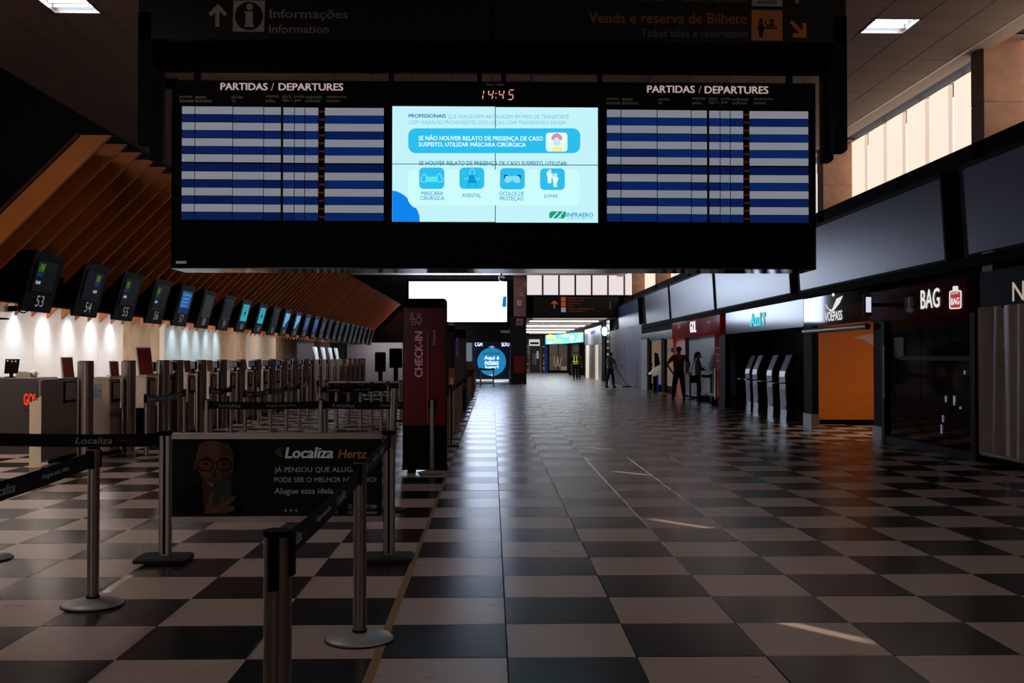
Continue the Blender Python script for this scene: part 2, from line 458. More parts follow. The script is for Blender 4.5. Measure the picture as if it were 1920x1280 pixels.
# right side: leaning blank sign boxes above the shops
def sign_box(y0, y1, label, m=SIGNGREY):
    L = (6.85, y0, 2.93)
    t = thing('blank_light_box', label, 'sign', L, 0, 'blank grey sign boxes above the shops')
    W = y1-y0
    def X(z): return -0.058*z
    # cabinet
    MB().prism([(X(-.06)+.04, -.06), (X(1.3)+.04, 1.3), (.3, 1.3), (.3, -.06)], 'y', 0, W).build('cabinet', SATIN, t)
    fr = MB()
    for z0, z1 in ((-.06, .0), (1.23, 1.3)):
        fr.prism([(X(z0), z0), (X(z1), z1), (X(z1)+.04, z1), (X(z0)+.04, z0)], 'y', 0, W)
    for a, b in ((0, .06), (W-.06, W)):
        fr.prism([(X(0), 0), (X(1.23), 1.23), (X(1.23)+.04, 1.23), (X(0)+.04, 0)], 'y', a, b)
    fr.build('frame', SATIN, t)
    MB().prism([(X(0)+.012, 0), (X(1.23)+.012, 1.23), (X(1.23)+.04, 1.23), (X(0)+.04, 0)], 'y', .06, W-.06).build('face', m, t)
    return t
for (a, b), lb in zip([(6.6, 14.9), (15.5, 23.05), (23.65, 31.6), (31.8, 39.6), (39.85, 46.1), (48.1, 56.0)],
    ['dark blank sign box at the right edge above the plastic curtain', 'blank blue-grey sign box above the dark glass luggage wrap shop', 'blank grey sign box above the glossy white-reflecting shop sign', 'blank grey sign box above the red airline counter sign', 'blank grey sign box just past the red airline counter sign', 'farthest blank grey sign box, beside the end wall windows']):
    sign_box(a, b, lb)
# black backing wall between sign boxes and shop signs, and the shop fronts' piers
box('band', BLACK, wall_right, 6.98, 7.2, -11, 58.5, 2.62, 4.0)
box('band', BLACK, wall_right, 6.72, 7.0, 5.0, 46.5, 2.72, 2.86)

# shop shell on the right
shell = struct(MB().box(9.3, 9.5, -11, 62, 0, 3.0).box(7.0, 9.5, -11, 62, 2.8, 3.0).build('wall_shops', BLACK))

# left side walls
wall_left = struct(MB().box(-9.1, -8.52, -11, 62, 0, 6.1).build('wall_left', BLACK))
def wpan(y0, y1, m, n=1, z1=2.9):
    st = (y1-y0)/n
    for k in range(n):
        box('wall_panel', m, wall_left, -8.52, -8.5, y0+st*k+.004, y0+st*(k+1)-.004, 0, z1)
wpan(-4, 24.1, WALLW, 18)
wpan(24.1, 26.7, CONC, 1)
wpan(26.7, 27.1, WHITE, 1)
wpan(27.1, 32.6, WALLB, 4)
wpan(32.6, 36.0, CONC, 1)
wpan(36.0, 36.6, WHITE, 1)
wpan(36.6, 41.0, CREAM, 2)
wpan(41.0, 45.4, BROWNW, 1)
wpan(45.4, 49.8, DARKGL, 2)
wpan(49.8, 54.7, BROWNW, 1)
wpan(54.7, 60.0, SATIN, 1)
box('upper_void', BLACK, wall_left, -7.9, -7.46, -11, 57, 3.2, 6.1)
box('soffit', WHITE, wall_left, -8.5, -7.3, 10, 56, 2.62, 2.68)
box('upper_band', BLACK, wall_left, -8.52, -7.4, -11, 57, 2.9, 3.2)
# wall behind the camera
struct(MB().box(-9.2, 9.6, -11.3, -11, -0.3, 6.3).build('wall_rear', GREYW))
# ============================================================ END WALL
YE = 56.0
wall_end = struct(MB().box(-8.5, -4.6, YE+.2, YE+.5, 2.65, 6.1).build('wall_end', BLACK))
def pbox(name, m, parent, x0, y0, x1, y1, Y, d, L=(0, 0, 0)):
    a = P(x0, y1, Y=Y); b = P(x1, y0, Y=Y); L = Vector(L)
    return MB().box(a.x-L.x, b.x-L.x, Y-L.y, Y+d-L.y, a.z-L.z, b.z-L.z).build(name, m, parent)
pbox('fascia', DARKGL, wall_end, 655, 480, 987, 642, YE, .3)
box('side', GREYW, wall_end, -8.5, -3.6, 61.0, 61.2, 0, 2.66)
box('top', BLACK, wall_end, -8.5, 2.0, 56.3, 61.2, 2.66, 2.75)
# pier: stone above, dark cladding below
a = P(957, 719, Y=YE); b = P(987, 593, Y=YE)
pier = struct(MB().box(a.x, b.x, YE-.02, YE+.8, 0, 3.6).build('pier', mat('dark_brick_cladding', S(26, 25, 34), 0.5, var=.2)))
a2 = P(963, 593, Y=YE-.04); b2 = P(986, 505, Y=YE-.04)
for k in range(3):
    z0 = a2.z+(b2.z-a2.z)*k/3; z1 = a2.z+(b2.z-a2.z)*(k+1)/3-.01
    MB().box(a2.x, b2.x, YE-.05, YE+.1, z0, z1).build('stone_slab', STONEP, pier)
def small(name, label, cat, m, x0, y0, x1, y1, Y, d=.12):
    t = thing(name, label, cat, (0, 0, 0)); c = P((x0+x1)/2, y1, Y=Y); t.location = c
    w2 = (P(x1, y1, Y=Y).x-P(x0, y1, Y=Y).x)/2; h = P(x0, y0, Y=Y).z-c.z
    MB().bbox(-w2, w2, -d/2, d/2, 0, h, min(w2, h)*.12).build('housing', m, t)
    MB().cyl((0, -d/2-.004, h/2), (0, -d/2+.01, h/2), min(w2, h)*.25, 10).build('lens', SATIN, t)
    return t
small('wall_sensor', 'small beige wall box highest on the pink stone pier', 'wall box', PLASTER, 981, 529, 987, 537, YE-.13)
small('wall_sensor', 'small cream wall box in the middle of the pink stone pier', 'wall box', PLASTER, 974, 548, 981, 555, YE-.13)
small('wall_sensor', 'small grey wall box low on the pink stone pier', 'wall box', WHITE, 970, 563, 978, 573, YE-.13)
small('wall_speaker', 'square pinkish loudspeaker on the black fascia beside the end opening', 'loudspeaker', STONEP, 968, 597, 981, 610, YE-.1)
t = thing('fire_hose_cabinet', 'red fire hose cabinet on the dark pier at the end of the hall', 'cabinet', P(974, 700, Y=YE-.1))
w2 = .31; MB().bbox(-w2, w2, -.03, .08, 0, .95, .01).build('body', mat('dark_red_paint', S(120, 20, 28), .4), t)
box('door', REDV, t, -w2+.04, w2-.04, -.045, -.03, .04, .91)
MB().cyl((.2, -.06, .45), (.2, -.045, .45), .02, 8).build('handle', STEEL, t)
# giant lit screen
LED = glow('lit_advertising_screen', (0.66, 0.77, 1.0, 1), 12.0)
a = P(767, 603, Y=YE-.12); b = P(950, 528, Y=YE-.12)
t = thing('advertising_screen', 'huge glowing white screen on the black end wall', 'screen', ((a.x+b.x)/2, YE-.12, a.z))
w2 = (b.x-a.x)/2; h = b.z-a.z
MB().bbox(-w2-.12, w2+.12, .01, .12, -.12, h+.12, .02).build('casing', BLACK, t)
box('lit_panel', LED, t, -w2, w2, 0, .01, 0, h)
lettering('faint_print', [ftxt('Viaje tranquilo', 798, 536, 838, 540, YE-.125, t.location, .02), ftxt('com seguranca', 799, 543, 825, 548, YE-.125, t.location, .02)], glow('pale_cyan_print', (.75, .95, .95, 1), 1.5, False), t)
mb = MB(); fpoly(mb, [(943, 556), (949.5, 554), (949.5, 576), (941, 575)], YE-.125, t.location)
mb.build('blue_picture', glow('blue_screen_print', S(20, 130, 200), .9, False), t)
lettering('fascia_lettering', [ftxt('voeazul.com.br', 938, 617, 974, 624, YE-.01)], mat('pale_fascia_print', S(190, 200, 220), .5, emit=(.5, .55, .7, 1), es=.12), wall_end)
# dome camera
def dome(px, py, Y, label, r):
    c = P(px, py, Y=Y); t = thing('dome_camera', label, 'camera', c)
    MB().cyl((0, 0, r*.6), (0, 0, r*2.2), r*.25, 10).build('stem', SATIN, t)
    MB().lathe([(.0, r*.9), (r*.9, r*.8), (r, 0)], 20).build('hood', WHITE, t)
    MB().ball((0, 0, 0), r*.85, 16).build('dome', DARKGL, t)
dome(940, 522, YE-1.5, 'white dome camera hanging above the huge glowing screen', .17)
# end windows with six blinds
a = P(986, 553, Y=YE+1.0); 
win = struct(bpy.data.objects.new('window_10', None)); COL.objects.link(win)
WBL = glow('white_backlit_blind', (1.0, 0.90, 0.90, 1), 0.82)
z0, z1 = P(1000, 553, Y=YE+.6).z, 6.05
for k in range(7):
    x0 = P(987+30.6*k, 530, Y=YE+.6).x+.04; x1 = P(987+30.6*(k+1), 530, Y=YE+.6).x-.05
    s = MB(); n = 6
    for i in range(n):
        f0, f1 = i/n, (i+1)/n
        s.add([(x0+(x1-x0)*f0, YE+.6-.04*sin(pi*f0), z0), (x0+(x1-x0)*f1, YE+.6-.04*sin(pi*f1), z0), (x0+(x1-x0)*f1, YE+.6-.04*sin(pi*f1), z1), (x0+(x1-x0)*f0, YE+.6-.04*sin(pi*f0), z1)], [(0, 1, 2, 3)], True)
    s.build('blind_panel', WBL, win)
    MB().box(x1, x1+.09, YE+.55, YE+.7, z0, z1).build('mullion', BROWNW, win)
box('upper', GREYW, wall_end, 1.8, 9.5, YE+.9, YE+1.1, 3.6, 6.3)
# beam with direction sign above the end opening
a = P(988, 594, Y=YE); 
pbox('beam', BLACK, wall_end, 987, 553, 1200, 594, YE, .9)
t = thing('direction_sign', 'dark sign with orange arrow above the corridor opening', 'sign', (3.4, YE-.02, a.z))
L = t.location
pbox('board', mat('sign_black', S(20, 18, 18), .4), t, 1000, 556, 1160, 592, YE-.02, .02, L)
OR = mat('orange_sign_print', S(230, 120, 60), .5, emit=S(190, 90, 45), es=.35)
m = MB(); strokes(m, [(1039.5, 578), (1039.5, 566)], 2.6, YE-.03, L); strokes(m, [(1034, 570), (1039.5, 564), (1045, 570)], 2.6, YE-.03, L)
for yy in (556.5, 566):
    fpoly(m, rrect(1052, yy, 1061, yy+8.5, 1, 2), YE-.03, L)
m.build('pictograms', OR, t)
lettering('lettering', [ftxt('Embarque Portões 1 a 13', 1065, 557, 1107, 561, YE-.03, L), ftxt('Departures gates', 1065, 562, 1095, 565, YE-.03, L), ftxt('Desembarque', 1065, 567, 1088, 571, YE-.03, L), ftxt('Arrivals', 1065, 572, 1075, 575, YE-.03, L), ftxt('ANVISA - Vigilância Sanitária', 1065, 577, 1113, 581, YE-.03, L), ftxt('ANVISA Health Inspection', 1065, 582, 1098, 585, YE-.03, L)], mat('dim_orange_print', S(200, 100, 50), .5, emit=S(150, 70, 35), es=.25), t)
m = MB(); fpoly(m, rrect(1052, 576, 1061, 585, .5, 2), YE-.03, L); m.build('white_square', mat('sign_white', S(200, 190, 185), .5, emit=(.4, .38, .36, 1), es=.4), t)

# corridor beyond
ZK = 3.62
corr = struct(MB().box(1.4, 9.0, YE+.9, 101, ZK+.02, ZK+.2).build('ceiling_corridor', mat('corridor_ceiling', S(190, 180, 172), .6, var=.03)))
LSTRIP = glow('corridor_light_strip', (0.78, 0.88, 1.0, 1), 14.0)
LSTRIPW = glow('warm_corridor_strip', (1.0, 0.82, 0.64, 1), 0.5)
for k in range(9):
    y = 57.6+k*4.6
    lw = k % 2 == 0
    t = tag(MB().box(2.3, 6.4, y, y+1.1, ZK-.02, ZK+.018).build('strip_light', LSTRIPW if lw else LSTRIP), '%s %s ceiling light strip in the far corridor' % (ORD[k], 'warm' if lw else 'white'), 'ceiling light', 'light strips across the corridor ceiling')
struct(MB().box(1.2, 1.4, YE+.9, 101, 0, ZK+.2).build('wall_corridor', SATIN))
wcr = struct(MB().box(9.0, 9.2, YE, 101, 0, ZK+.2).box(1.2, 9.2, 101, 101.2, 0, 4).build('wall_corridor_end', mat('navy_wall', S(20, 28, 60), .5)))
# shops at the corridor's end, drawn on plane Y=96
Y9 = 98.0
t = thing('bookshop_front', 'dark shop front with wooden frame and white sign at the corridor end', 'shop front', P(1006, 699, Y=Y9)); L = t.location
pbox('shelving', mat('shop_dark', S(34, 28, 26), .5, var=.5, scale=3), t, 985, 628, 1021, 698, Y9+.3, .3, L)
m = MB()
for x in (992.5, 1013.5):
    a = P(x-1, 700, Y=Y9); b = P(x+1, 648, Y=Y9); m.box(a.x-L.x, b.x-L.x, 0, .2, 0, b.z-L.z)
m.build('door_frame', WOOD, t)
pbox('sign', mat('lit_shop_sign', S(220, 215, 200), .5, emit=(.75, .7, .65, 1), es=.7), t, 992, 636, 1012, 648, Y9-.1, .2, L)
pbox('sign_strip', BLACK, t, 994, 641.5, 1010, 645, Y9-.12, .02, L)
pbox('notice', mat('notice_white', S(220, 220, 220), .5, emit=(.6, .6, .6, 1), es=.3), t, 1006, 658, 1010, 672, Y9-.02, .01, L)
for x in (1000.5, 1004.3):
    pbox('handle', STEEL, t, x-.6, 663, x+.6, 684, Y9-.06, .05, L)
rb = random.Random(3)
for k in range(22):
    x = rb.choice([987, 1016])+rb.uniform(0, 4); y = 645+rb.uniform(0, 50)
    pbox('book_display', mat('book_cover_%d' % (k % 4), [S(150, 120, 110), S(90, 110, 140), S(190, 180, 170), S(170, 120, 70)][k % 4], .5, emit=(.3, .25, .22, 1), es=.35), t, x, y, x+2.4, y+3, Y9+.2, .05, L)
t = thing('blue_pillar', 'blue painted pillar between the two far shops', 'pillar', P(1024, 699, Y=Y9)); L = t.location
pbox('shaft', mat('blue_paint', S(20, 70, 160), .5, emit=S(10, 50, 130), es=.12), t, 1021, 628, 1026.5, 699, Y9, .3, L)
# curved lit sign
t = thing('curved_sign', 'curved glowing sign with yellow and blue swirls over far shop', 'sign', P(1058, 645, Y=92)); L = t.location
def curved(x): return 92+ (1094-x)*0.02 if x > 1060 else 92.68
cols = [(S(120, 215, 235), 1.5), (S(240, 225, 120), 1.5), (S(235, 250, 250), 1.6), (S(225, 170, 60), 1.2)]
cm = [glow('swirl_%d' % i, c, e) for i, (c, e) in enumerate(cols)]
s = MB(); n = 16
def cy(x):
    f = (x-1023)/(1094-1023); return 95.5-4.5*f*f
pts = [1023+71*i/n for i in range(n+1)]
yt = lambda x: 628-7*((x-1023)/71)**1.6
yb = lambda x: 645-4*((x-1023)/71)**2
for xa, xb in zip(pts, pts[1:]):
    q = [P(xa, yb(xa), Y=cy(xa))-L, P(xb, yb(xb), Y=cy(xb))-L, P(xb, yt(xb), Y=cy(xb))-L, P(xa, yt(xa), Y=cy(xa))-L]
    s.add(q, [(0, 1, 2, 3)]); s.add([v+Vector((0, .2, 0)) for v in q], [(3, 2, 1, 0)])
s.build('face', cm[0], t)
def blob(cx, cyp, rx, ry, m, a0=0, a1=360, dd=.06):
    q = [P(x, y, Y=cy(x)-dd)-L for x, y in ell(cx, cyp, rx, ry, 14, a0, a1)]
    MB().add(q, [tuple(range(len(q)))]).build('swirl', m, t)
for i, (cx_, cy_, rx, ry, mi, a0, a1) in enumerate([(1032, 631, 8, 4.5, 1, 0, 360), (1031, 641.5, 5, 3, 2, 0, 360), (1047, 641, 9, 5, 1, 180, 360), (1047, 641.5, 5, 3, 3, 180, 360), (1060, 629, 7, 3.5, 2, 0, 360), (1060, 628.5, 4, 2.4, 1, 0, 360), (1072, 634, 4, 7, 2, 0, 360), (1088, 628, 4, 4, 1, 0, 360), (1085, 637, 5, 3, 2, 0, 360), (1040, 634, 2, 1.5, 2, 0, 360)]):
    blob(cx_, cy_, rx, ry, cm[mi], a0, a1, .05+.02*i)
t = thing('shuttered_shop_front', 'dark glazed shop front under the curved glowing sign', 'shop front', P(1046, 700, Y=95.8)); L = t.location
pbox('glazing', mat('shop_window_warm', S(70, 56, 44), .3, var=.5, scale=1.5, emit=S(80, 62, 46), es=.5), t, 1030, 646, 1064, 694, 95.9, .1, L)
m = MB()
for x0, y0, x1, y1 in ((1027, 645, 1030, 700), (1064, 645, 1069, 700), (1046, 646, 1047.5, 696), (1027, 694, 1069, 700)):
    a = P(x0, y1, Y=95.8)-L; b = P(x1, y0, Y=95.8)-L; m.box(a.x, b.x, 0, .15, max(a.z, 0), b.z)
m.build('frame', SATIN, t)
m = MB(); 
for dx in (0, 7):
    strokes(m, [(1039+dx, 668), (1040+dx, 685), (1043+dx, 687), (1046+dx, 670)], 1.4, 95.7, L)
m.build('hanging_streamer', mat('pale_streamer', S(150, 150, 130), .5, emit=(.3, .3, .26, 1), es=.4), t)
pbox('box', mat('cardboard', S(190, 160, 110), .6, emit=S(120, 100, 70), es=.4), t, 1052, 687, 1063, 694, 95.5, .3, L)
t = thing('dark_recess_front', 'dark brown door recess between curved sign and lift lobby', 'doorway', P(1082, 705, Y=84)); L = t.location
pbox('wall', BROWNW, t, 1070, 645, 1086, 704, 84.4, .2, L); pbox('door', SATIN, t, 1086, 645, 1095, 704, 84, .3, L); pbox('jamb', SATIN, t, 1067, 643, 1070, 704, 84, .3, L)
# lift lobby on the right of the corridor
XR = 6.78
t = thing('lift_lobby', 'pale stone lift lobby with two lit doorways on corridor right side', 'lift', P(1110, 708, X=XR)); L = Vector((XR, P(1110, 700, X=XR).y, 0)); t.location = L
def rbox(name, m, parent, x0, y0, x1, y1, X, d, L=(0, 0, 0)):
    """box on the right-hand plane X, between pixel columns x0<x1 and rows y0<y1 read at the mean column"""
    L = Vector(L); ya = P(x0, y0, X=X).y; yb = P(x1, y0, X=X).y; xm = (x0+x1)/2
    zt = P(xm, y0, X=X).z; zb = max(0, P(xm, y1, X=X).z)
    return MB().box(X-L.x, X+d-L.x, yb-L.y, ya-L.y, zb-L.z, zt-L.z).build(name, m, parent)
GL = mat('pale_glass_cladding', S(190, 186, 184), .25, var=.06)
rbox('upper_cladding', GL, t, 1096, 614, 1127, 646, XR, .2, L)
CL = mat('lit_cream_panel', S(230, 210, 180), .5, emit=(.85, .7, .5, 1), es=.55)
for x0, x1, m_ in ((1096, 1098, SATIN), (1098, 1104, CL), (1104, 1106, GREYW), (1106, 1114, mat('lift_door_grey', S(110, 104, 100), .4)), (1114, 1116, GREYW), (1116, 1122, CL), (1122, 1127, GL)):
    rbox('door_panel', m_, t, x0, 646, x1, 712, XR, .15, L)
lettering('lettering', [wtxt('AMARO', 1106, 621, 1116, 627, XR-.02, L, .02)], mat('blue_print', S(70, 80, 220), .5, emit=S(60, 70, 220), es=.6), t)
t = thing('round_lit_sign', 'round glowing white sign projecting beside the lift lobby', 'sign', P(1133.5, 624, Y=60)); 
MB().cyl((0, -.06, .2), (0, .06, .2), .22, 24).cyl((0, -.05, -.02), (0, .05, -.02), .2, 24).build('casing', BLACK, t)
MB().cyl((0, -.075, .2), (0, -.06, .2), .17, 24).cyl((0, -.075, 0), (0, -.06, 0), .17, 24).build('face', glow('white_round_sign', (.9, 1, .98, 1), 2.0), t)
MB().box(.15, .5, -.02, .02, .08, .14).build('bracket', BLACK, t)
t = thing('dark_glass_shop', 'narrow dark shop front between lift lobby and grey hoarding', 'shop front', (XR, 62, 0)); L = t.location
rbox('glazing', DARKGL, t, 1128, 600, 1143, 716, XR, .2, L)
rbox('post', BLACK, t, 1128, 600, 1134, 716, XR-.05, .05, L)
for k in range(5): rbox('goods', mat('goods_%d' % (k % 2), [S(200, 190, 170), S(180, 60, 50)][k % 2], .5, emit=(.5, .4, .35, 1), es=.3), t, 1138, 638+k*12, 1141, 642+k*12, XR-.05, .04, L)

# grey hoarding wall panels right side
hoard = struct(MB().box(6.8, 7.0, 46.6, 59.6, 0, 2.95).build('wall_hoarding', LAV))
ys = [46.9+1.03*k for k in range(13)]
for a, b in zip(ys, ys[1:]):
    box('hoarding_panel', LAV, hoard, 6.775, 6.8, a+.012, b-.012, .02, 2.1)
    box('hoarding_panel', LAV, hoard, 6.775, 6.8, a+.012, b-.012, 2.12, 2.93)
d = struct(box('door_1', LAV, None, 6.765, 6.775, 53.0, 54.0, .02, 2.05))
MB().cyl((6.72, 53.9, 1.0), (6.765, 53.9, 1.0), .04, 10).build('door_handle', SATIN, d)
rbox('white_post', WHITE, hoard, 1202, 636, 1213, 732, 6.70, .1)

# ============================================================ AIRLINE POSTER BOOTH
YP = 61.0
t = thing('poster_booth', 'navy poster wall with big light blue circle behind belt posts', 'poster', P(920, 712, Y=YP)); L = t.location
NAVY = mat('navy_poster', S(16, 26, 58), .4, emit=S(16, 24, 50), es=.4)
pbox('backdrop', NAVY, t, 885, 637, 958, 711, YP, .1, L)
m = MB(); fpoly(m, ell(922, 678, 27, 26.5, 36), YP-.03, L); m.build('blue_circle', mat('sky_blue_print', S(40, 150, 215), .4, emit=S(40, 145, 205), es=.75), t)
PW = mat('poster_white', S(230, 235, 240), .5, emit=(.8, .85, .9, 1), es=.6)
lettering('lettering', [ftxt('CGH', 890, 641, 904.5, 649, YP-.05, L, .03), ftxt('SDU', 940, 641, 955, 649, YP-.05, L, .03), ftxt('Aqui é', 908, 667, 936, 676, YP-.05, L, .03), ftxt('nosso', 909, 677, 935, 684, YP-.05, L, .03), ftxt('lugar!', 910, 685, 935, 692, YP-.05, L, .03)], PW, t)
lettering('small_lettering', [ftxt('#AzulNaPonteAerea', 905, 661, 938, 664, YP-.05, L, .02)], NAVY, t)
m = MB()
for yy in (650, 703):
    strokes(m, [(917, yy), (927, yy)], 1.4, YP-.06, L); strokes(m, [(922, yy-2.6), (924, yy), (922, yy+2.6)], 1.2, YP-.06, L)
m.build('aeroplane', PW, t)
pbox('side_wall', mat('booth_white', S(190, 200, 215), .5, emit=(.5, .55, .65, 1), es=.25), t, 868, 637, 885, 716, YP-.4, .1, L)
pbox('lit_floor_strip', mat('booth_lit_floor', S(220, 225, 230), .4, emit=(.8, .8, .75, 1), es=.8), t, 880, 711, 957, 714, YP-.2, .1, L)  # glowing strip stands in for lit floor below the backdrop
pbox('canopy', SATIN, t, 868, 628, 958, 637, YP-1.5, 1.5, L)

# ============================================================ RIGHT SHOPS
XS = 6.75
YS = 6.75*1946/1.0
def wy(px, X=XS): return P(px, 660, X=X).y
# --- shop with plastic curtain at right edge
t = thing('curtained_shop', 'closed shop at the right edge with black sign and pale letters', 'shop front', (XS, 13.0, 0)); L = t.location
ya = wy(1838); MB().box(0, .25, 8.0-L.y, ya-L.y, 2.1, 2.62).build('sign_board', mat('sign_charcoal', S(10, 9, 9), .6, spec=.12), t)
lettering('lettering', [wtxt('NE', 1898, 529, 1940, 565, XS-.01, L, .01)], mat('pale_sign_letters', S(215, 205, 195), .4, emit=(.5, .47, .45, 1), es=.3), t)
box('post', SATIN, t, 0, .15, wy(1843)-L.y, wy(1830)-L.y, 0, 2.1)
box('beam_end', STONE, t, .05, .2, wy(1855)-L.y, wy(1836)-L.y, 2.62, 2.9)
t = thing('plastic_curtain', 'grey translucent plastic sheet hanging over the shop at right edge', 'curtain', (XS-.03, 13.0, .1)); L = t.location
s = MB(); n = 90; ya = wy(1844); yb = 8.0
rows = 6
rc = random.Random(5); ph = [rc.uniform(0, 6) for _ in range(6)]
def fold(u, v): return .028*sin(u*21+ph[0]+v*.5)+.016*sin(u*47+ph[1]-v*.8)+.010*sin(u*83+ph[2])
for j in range(rows+1):
    for i in range(n+1):
        u = i/n; v = j/rows
        s.v.append((fold(u*2.2, v), ya+(yb-ya)*u-L.y, 0.03+2.0*v))
for j in range(rows):
    for i in range(n):
        a = j*(n+1)+i; s.f.append((a, a+1, a+n+2, a+n+1)); s.mi.append(0); s.smooth.append(True)
s.build('sheet', CURTAIN, t)
MB().cyl((0, ya-L.y, .03), (0, yb-L.y, .03), .03, 10).build('hem_bar', CURTAIN, t)

# --- luggage wrap shop
y0, y1 = wy(1831), wy(1640)
t = thing('luggage_wrap_shop', 'dark glass shop front under the dark red sign', 'shop front', (XS, y0, 0)); L = t.location
W = y1-y0
MAROON = mat('dark_red_gloss_sign', S(96, 16, 28), .1, spec=.05, var=.05)
sy0, sy1 = wy(1813), wy(1630)
MB().box(0, .25, sy0-y0, sy1-y0, 2.07, 2.60).build('sign_board', MAROON, t)
LW = glow('lit_white_letters', (.95, 1, .96, 1), .75, False)
lettering('lit_lettering', [wtxt('BAG', 1726, 544, 1762, 580, XS-.012, L, .03)], LW, t)
lettering('dark_lettering', [wtxt('PROTEC', 1665, 553, 1722, 583, XS-.012, L, .0)], mat('unlit_letters', S(40, 22, 26), .1, spec=.05), t)
m = MB()
def wpoly(mb, pts, X, L, flip=False):
    q = [P(x, y, X=X)-Vector(L) for x, y in pts]; n_ = len(q)
    mb.add(q+[v+Vector((.004, 0, 0)) for v in q], [tuple(range(n_))]+[(i, (i+1) % n_, (i+1) % n_+n_, i+n_) for i in range(n_)])
def slant(pts, x0, k): return [(x, y+(x-x0)*k) for x, y in pts]
wpoly(m, slant(rrect(1779.5, 544, 1802.5, 579, 4), 1791, -.06), XS-.01, L); wpoly(m, slant(rrect(1786, 536, 1796, 546, 2), 1791, -.06), XS-.01, L)
m.build('suitcase_outline', LW, t)
m = MB(); wpoly(m, slant(rrect(1782, 546.5, 1800, 576.5, 3), 1791, -.06), XS-.018, L)
m.build('suitcase_face', mat('lit_red_sign', S(190, 20, 30), .4, emit=S(190, 16, 26), es=.7), t)
lettering('suitcase_lettering', [wtxt('BAG', 1783, 559, 1799, 572, XS-.024, L, .04), wtxt('PROTEC', 1783.5, 549, 1798, 552, XS-.024, L, .03)], LW, t)
PURP = mat('plum_metal_frame', S(26, 16, 22), .6, .0, spec=.15)
fr = MB()
for px0, px1 in ((1824, 1833), (1656, 1662)):
    fr.box(-.04, .08, wy(px1)-y0, wy(px0)-y0, .0, 2.07)
fr.box(-.03, .05, 0, wy(1690)-y0, 1.40, 1.47); fr.box(-.03, .05, 0, W, 0, .12)
fr.build('frame', PURP, t)
GLASS = mat('dark_shop_glass', S(10, 9, 11), .06, var=.1)
yy = [0, W*.23, W*.5, W*.78, W-.02]
for a, b in zip(yy, yy[1:]):
    box('glass_pane', GLASS, t, .02, .035, a+.01, b-.01, .12, 1.40); box('glass_pane', GLASS, t, .02, .035, a+.01, b-.01, 1.47, 2.07)
MB().cyl((-.06, wy(1664)-y0, .75), (-.06, wy(1664)-y0, 1.65), .018, 10).build('door_handle', STEEL, t)
a = P(1680, 650, X=XS); box('paper_notice', mat('grey_paper', S(90, 90, 92), .6), t, .008, .014, a.y-y0-.3, a.y-y0+.1, 1.43, 1.78)
rd = random.Random(11)
for k in range(7):
    px = rd.uniform(1762, 1820); py = rd.uniform(690, 815); c = P(px, py, X=XS)
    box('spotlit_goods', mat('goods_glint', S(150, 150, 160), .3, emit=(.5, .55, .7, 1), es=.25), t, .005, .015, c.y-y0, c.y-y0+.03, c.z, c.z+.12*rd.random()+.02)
t = thing('projecting_sign', 'small glowing square sign between the two shop signs', 'sign', P(1626.5, 590, X=XS-.35)); 
MB().bbox(-.07, .07, -.05, .05, -.02, .36, .02).build('casing', MAROON, t)
MB().box(-.045, .045, -.056, -.05, .04, .30).build('face', glow('small_sign_face', (.75, .85, 1, 1), .8, False), t)
MB().box(.07, .36, -.02, .02, .14, .2).build('bracket', BLACK, t)
# piers between shops
def pier_(px0, px1, label, foot=True, m=SATIN):
    ya, yb = wy(px1), wy(px0); t = thing('shop_pier', label, 'pillar', (XS, ya, 0))
    box('shaft', m, t, -.02, .12, 0, yb-ya, .25, 2.1)
    box('foot', ALU if foot else m, t, -.04, .13, -.02, yb-ya+.02, 0, .25)
pier_(1640, 1656, 'black pier between the orange lit opening and dark glass shop')
pier_(1509, 1524, 'black pier with metal foot left of the orange lit opening')

# --- orange lit shop
y0, y1 = wy(1640), wy(1524)
t = thing('orange_shop', 'open shop with bright orange inner wall and brown gloss sign', 'shop front', (XS, y0, 0)); L = t.location
BRG = mat('brown_gloss_sign', S(46, 26, 14), .05, spec=.12, var=.04)
sy0, sy1 = wy(1631), wy(1507.5)
MB().box(0, .25, sy0-y0, sy1-y0, 2.10, 2.70).build('sign_board', BRG, t)
m = MB(); K = -.09
wpoly(m, [(1548, 569), (1556, 583), (1561, 578), (1568, 560), (1580, 554), (1574, 568), (1563, 582), (1557, 584), (1550, 577)], XS-.01, L)
wpoly(m, ell(1562, 552.5, 2.4, 3.2, 12), XS-.01, L)
m.build('bird_emblem', LW, t)
lettering('lettering', [wtxt('VOEPASS', 1547, 585, 1579, 603, XS-.01, L, .03)], LW, t)
YO2 = 22.35
box('orange_wall', ORANGE, t, .05, 2.45, YO2-y0, YO2-y0+.1, .08, 2.75)
box('plinth', BLACK, t, .05, 2.45, YO2-y0-.03, YO2-y0, 0, .1)
box('side_wall', ORANGE, t, 2.45, 2.5, .2, YO2-y0, 0, 2.75)
mm = MB(); pts = []
for i in range(13):
    f = i/12; pts.append((1597+46*f, 634.5-9*(1-(1-f)**2)))
for i in range(13):
    f = 1-i/12; pts.append((1601+42*f, 634+19*f*f))
mm2 = MB(); fpoly(mm2, pts, YO2-.012, L); mm2.build('pale_swoosh', mat('lilac_white_paint', S(225, 205, 200), .5), t)
fl = MB().cyl((1.2, 1.2, 2.66), (1.2, 1.2, 2.75), .12, 16).build('ceiling_lamp', WHITE, t)
la = bpy.data.lights.new('shop_lamp', 'AREA'); la.shape = 'DISK'; la.size = .22; la.energy = 42; la.color = (1, .82, .6)
lo = bpy.data.objects.new('shop_lamp', la); COL.objects.link(lo); lo.parent = t; lo.location = (1.2, 1.2, 2.64)
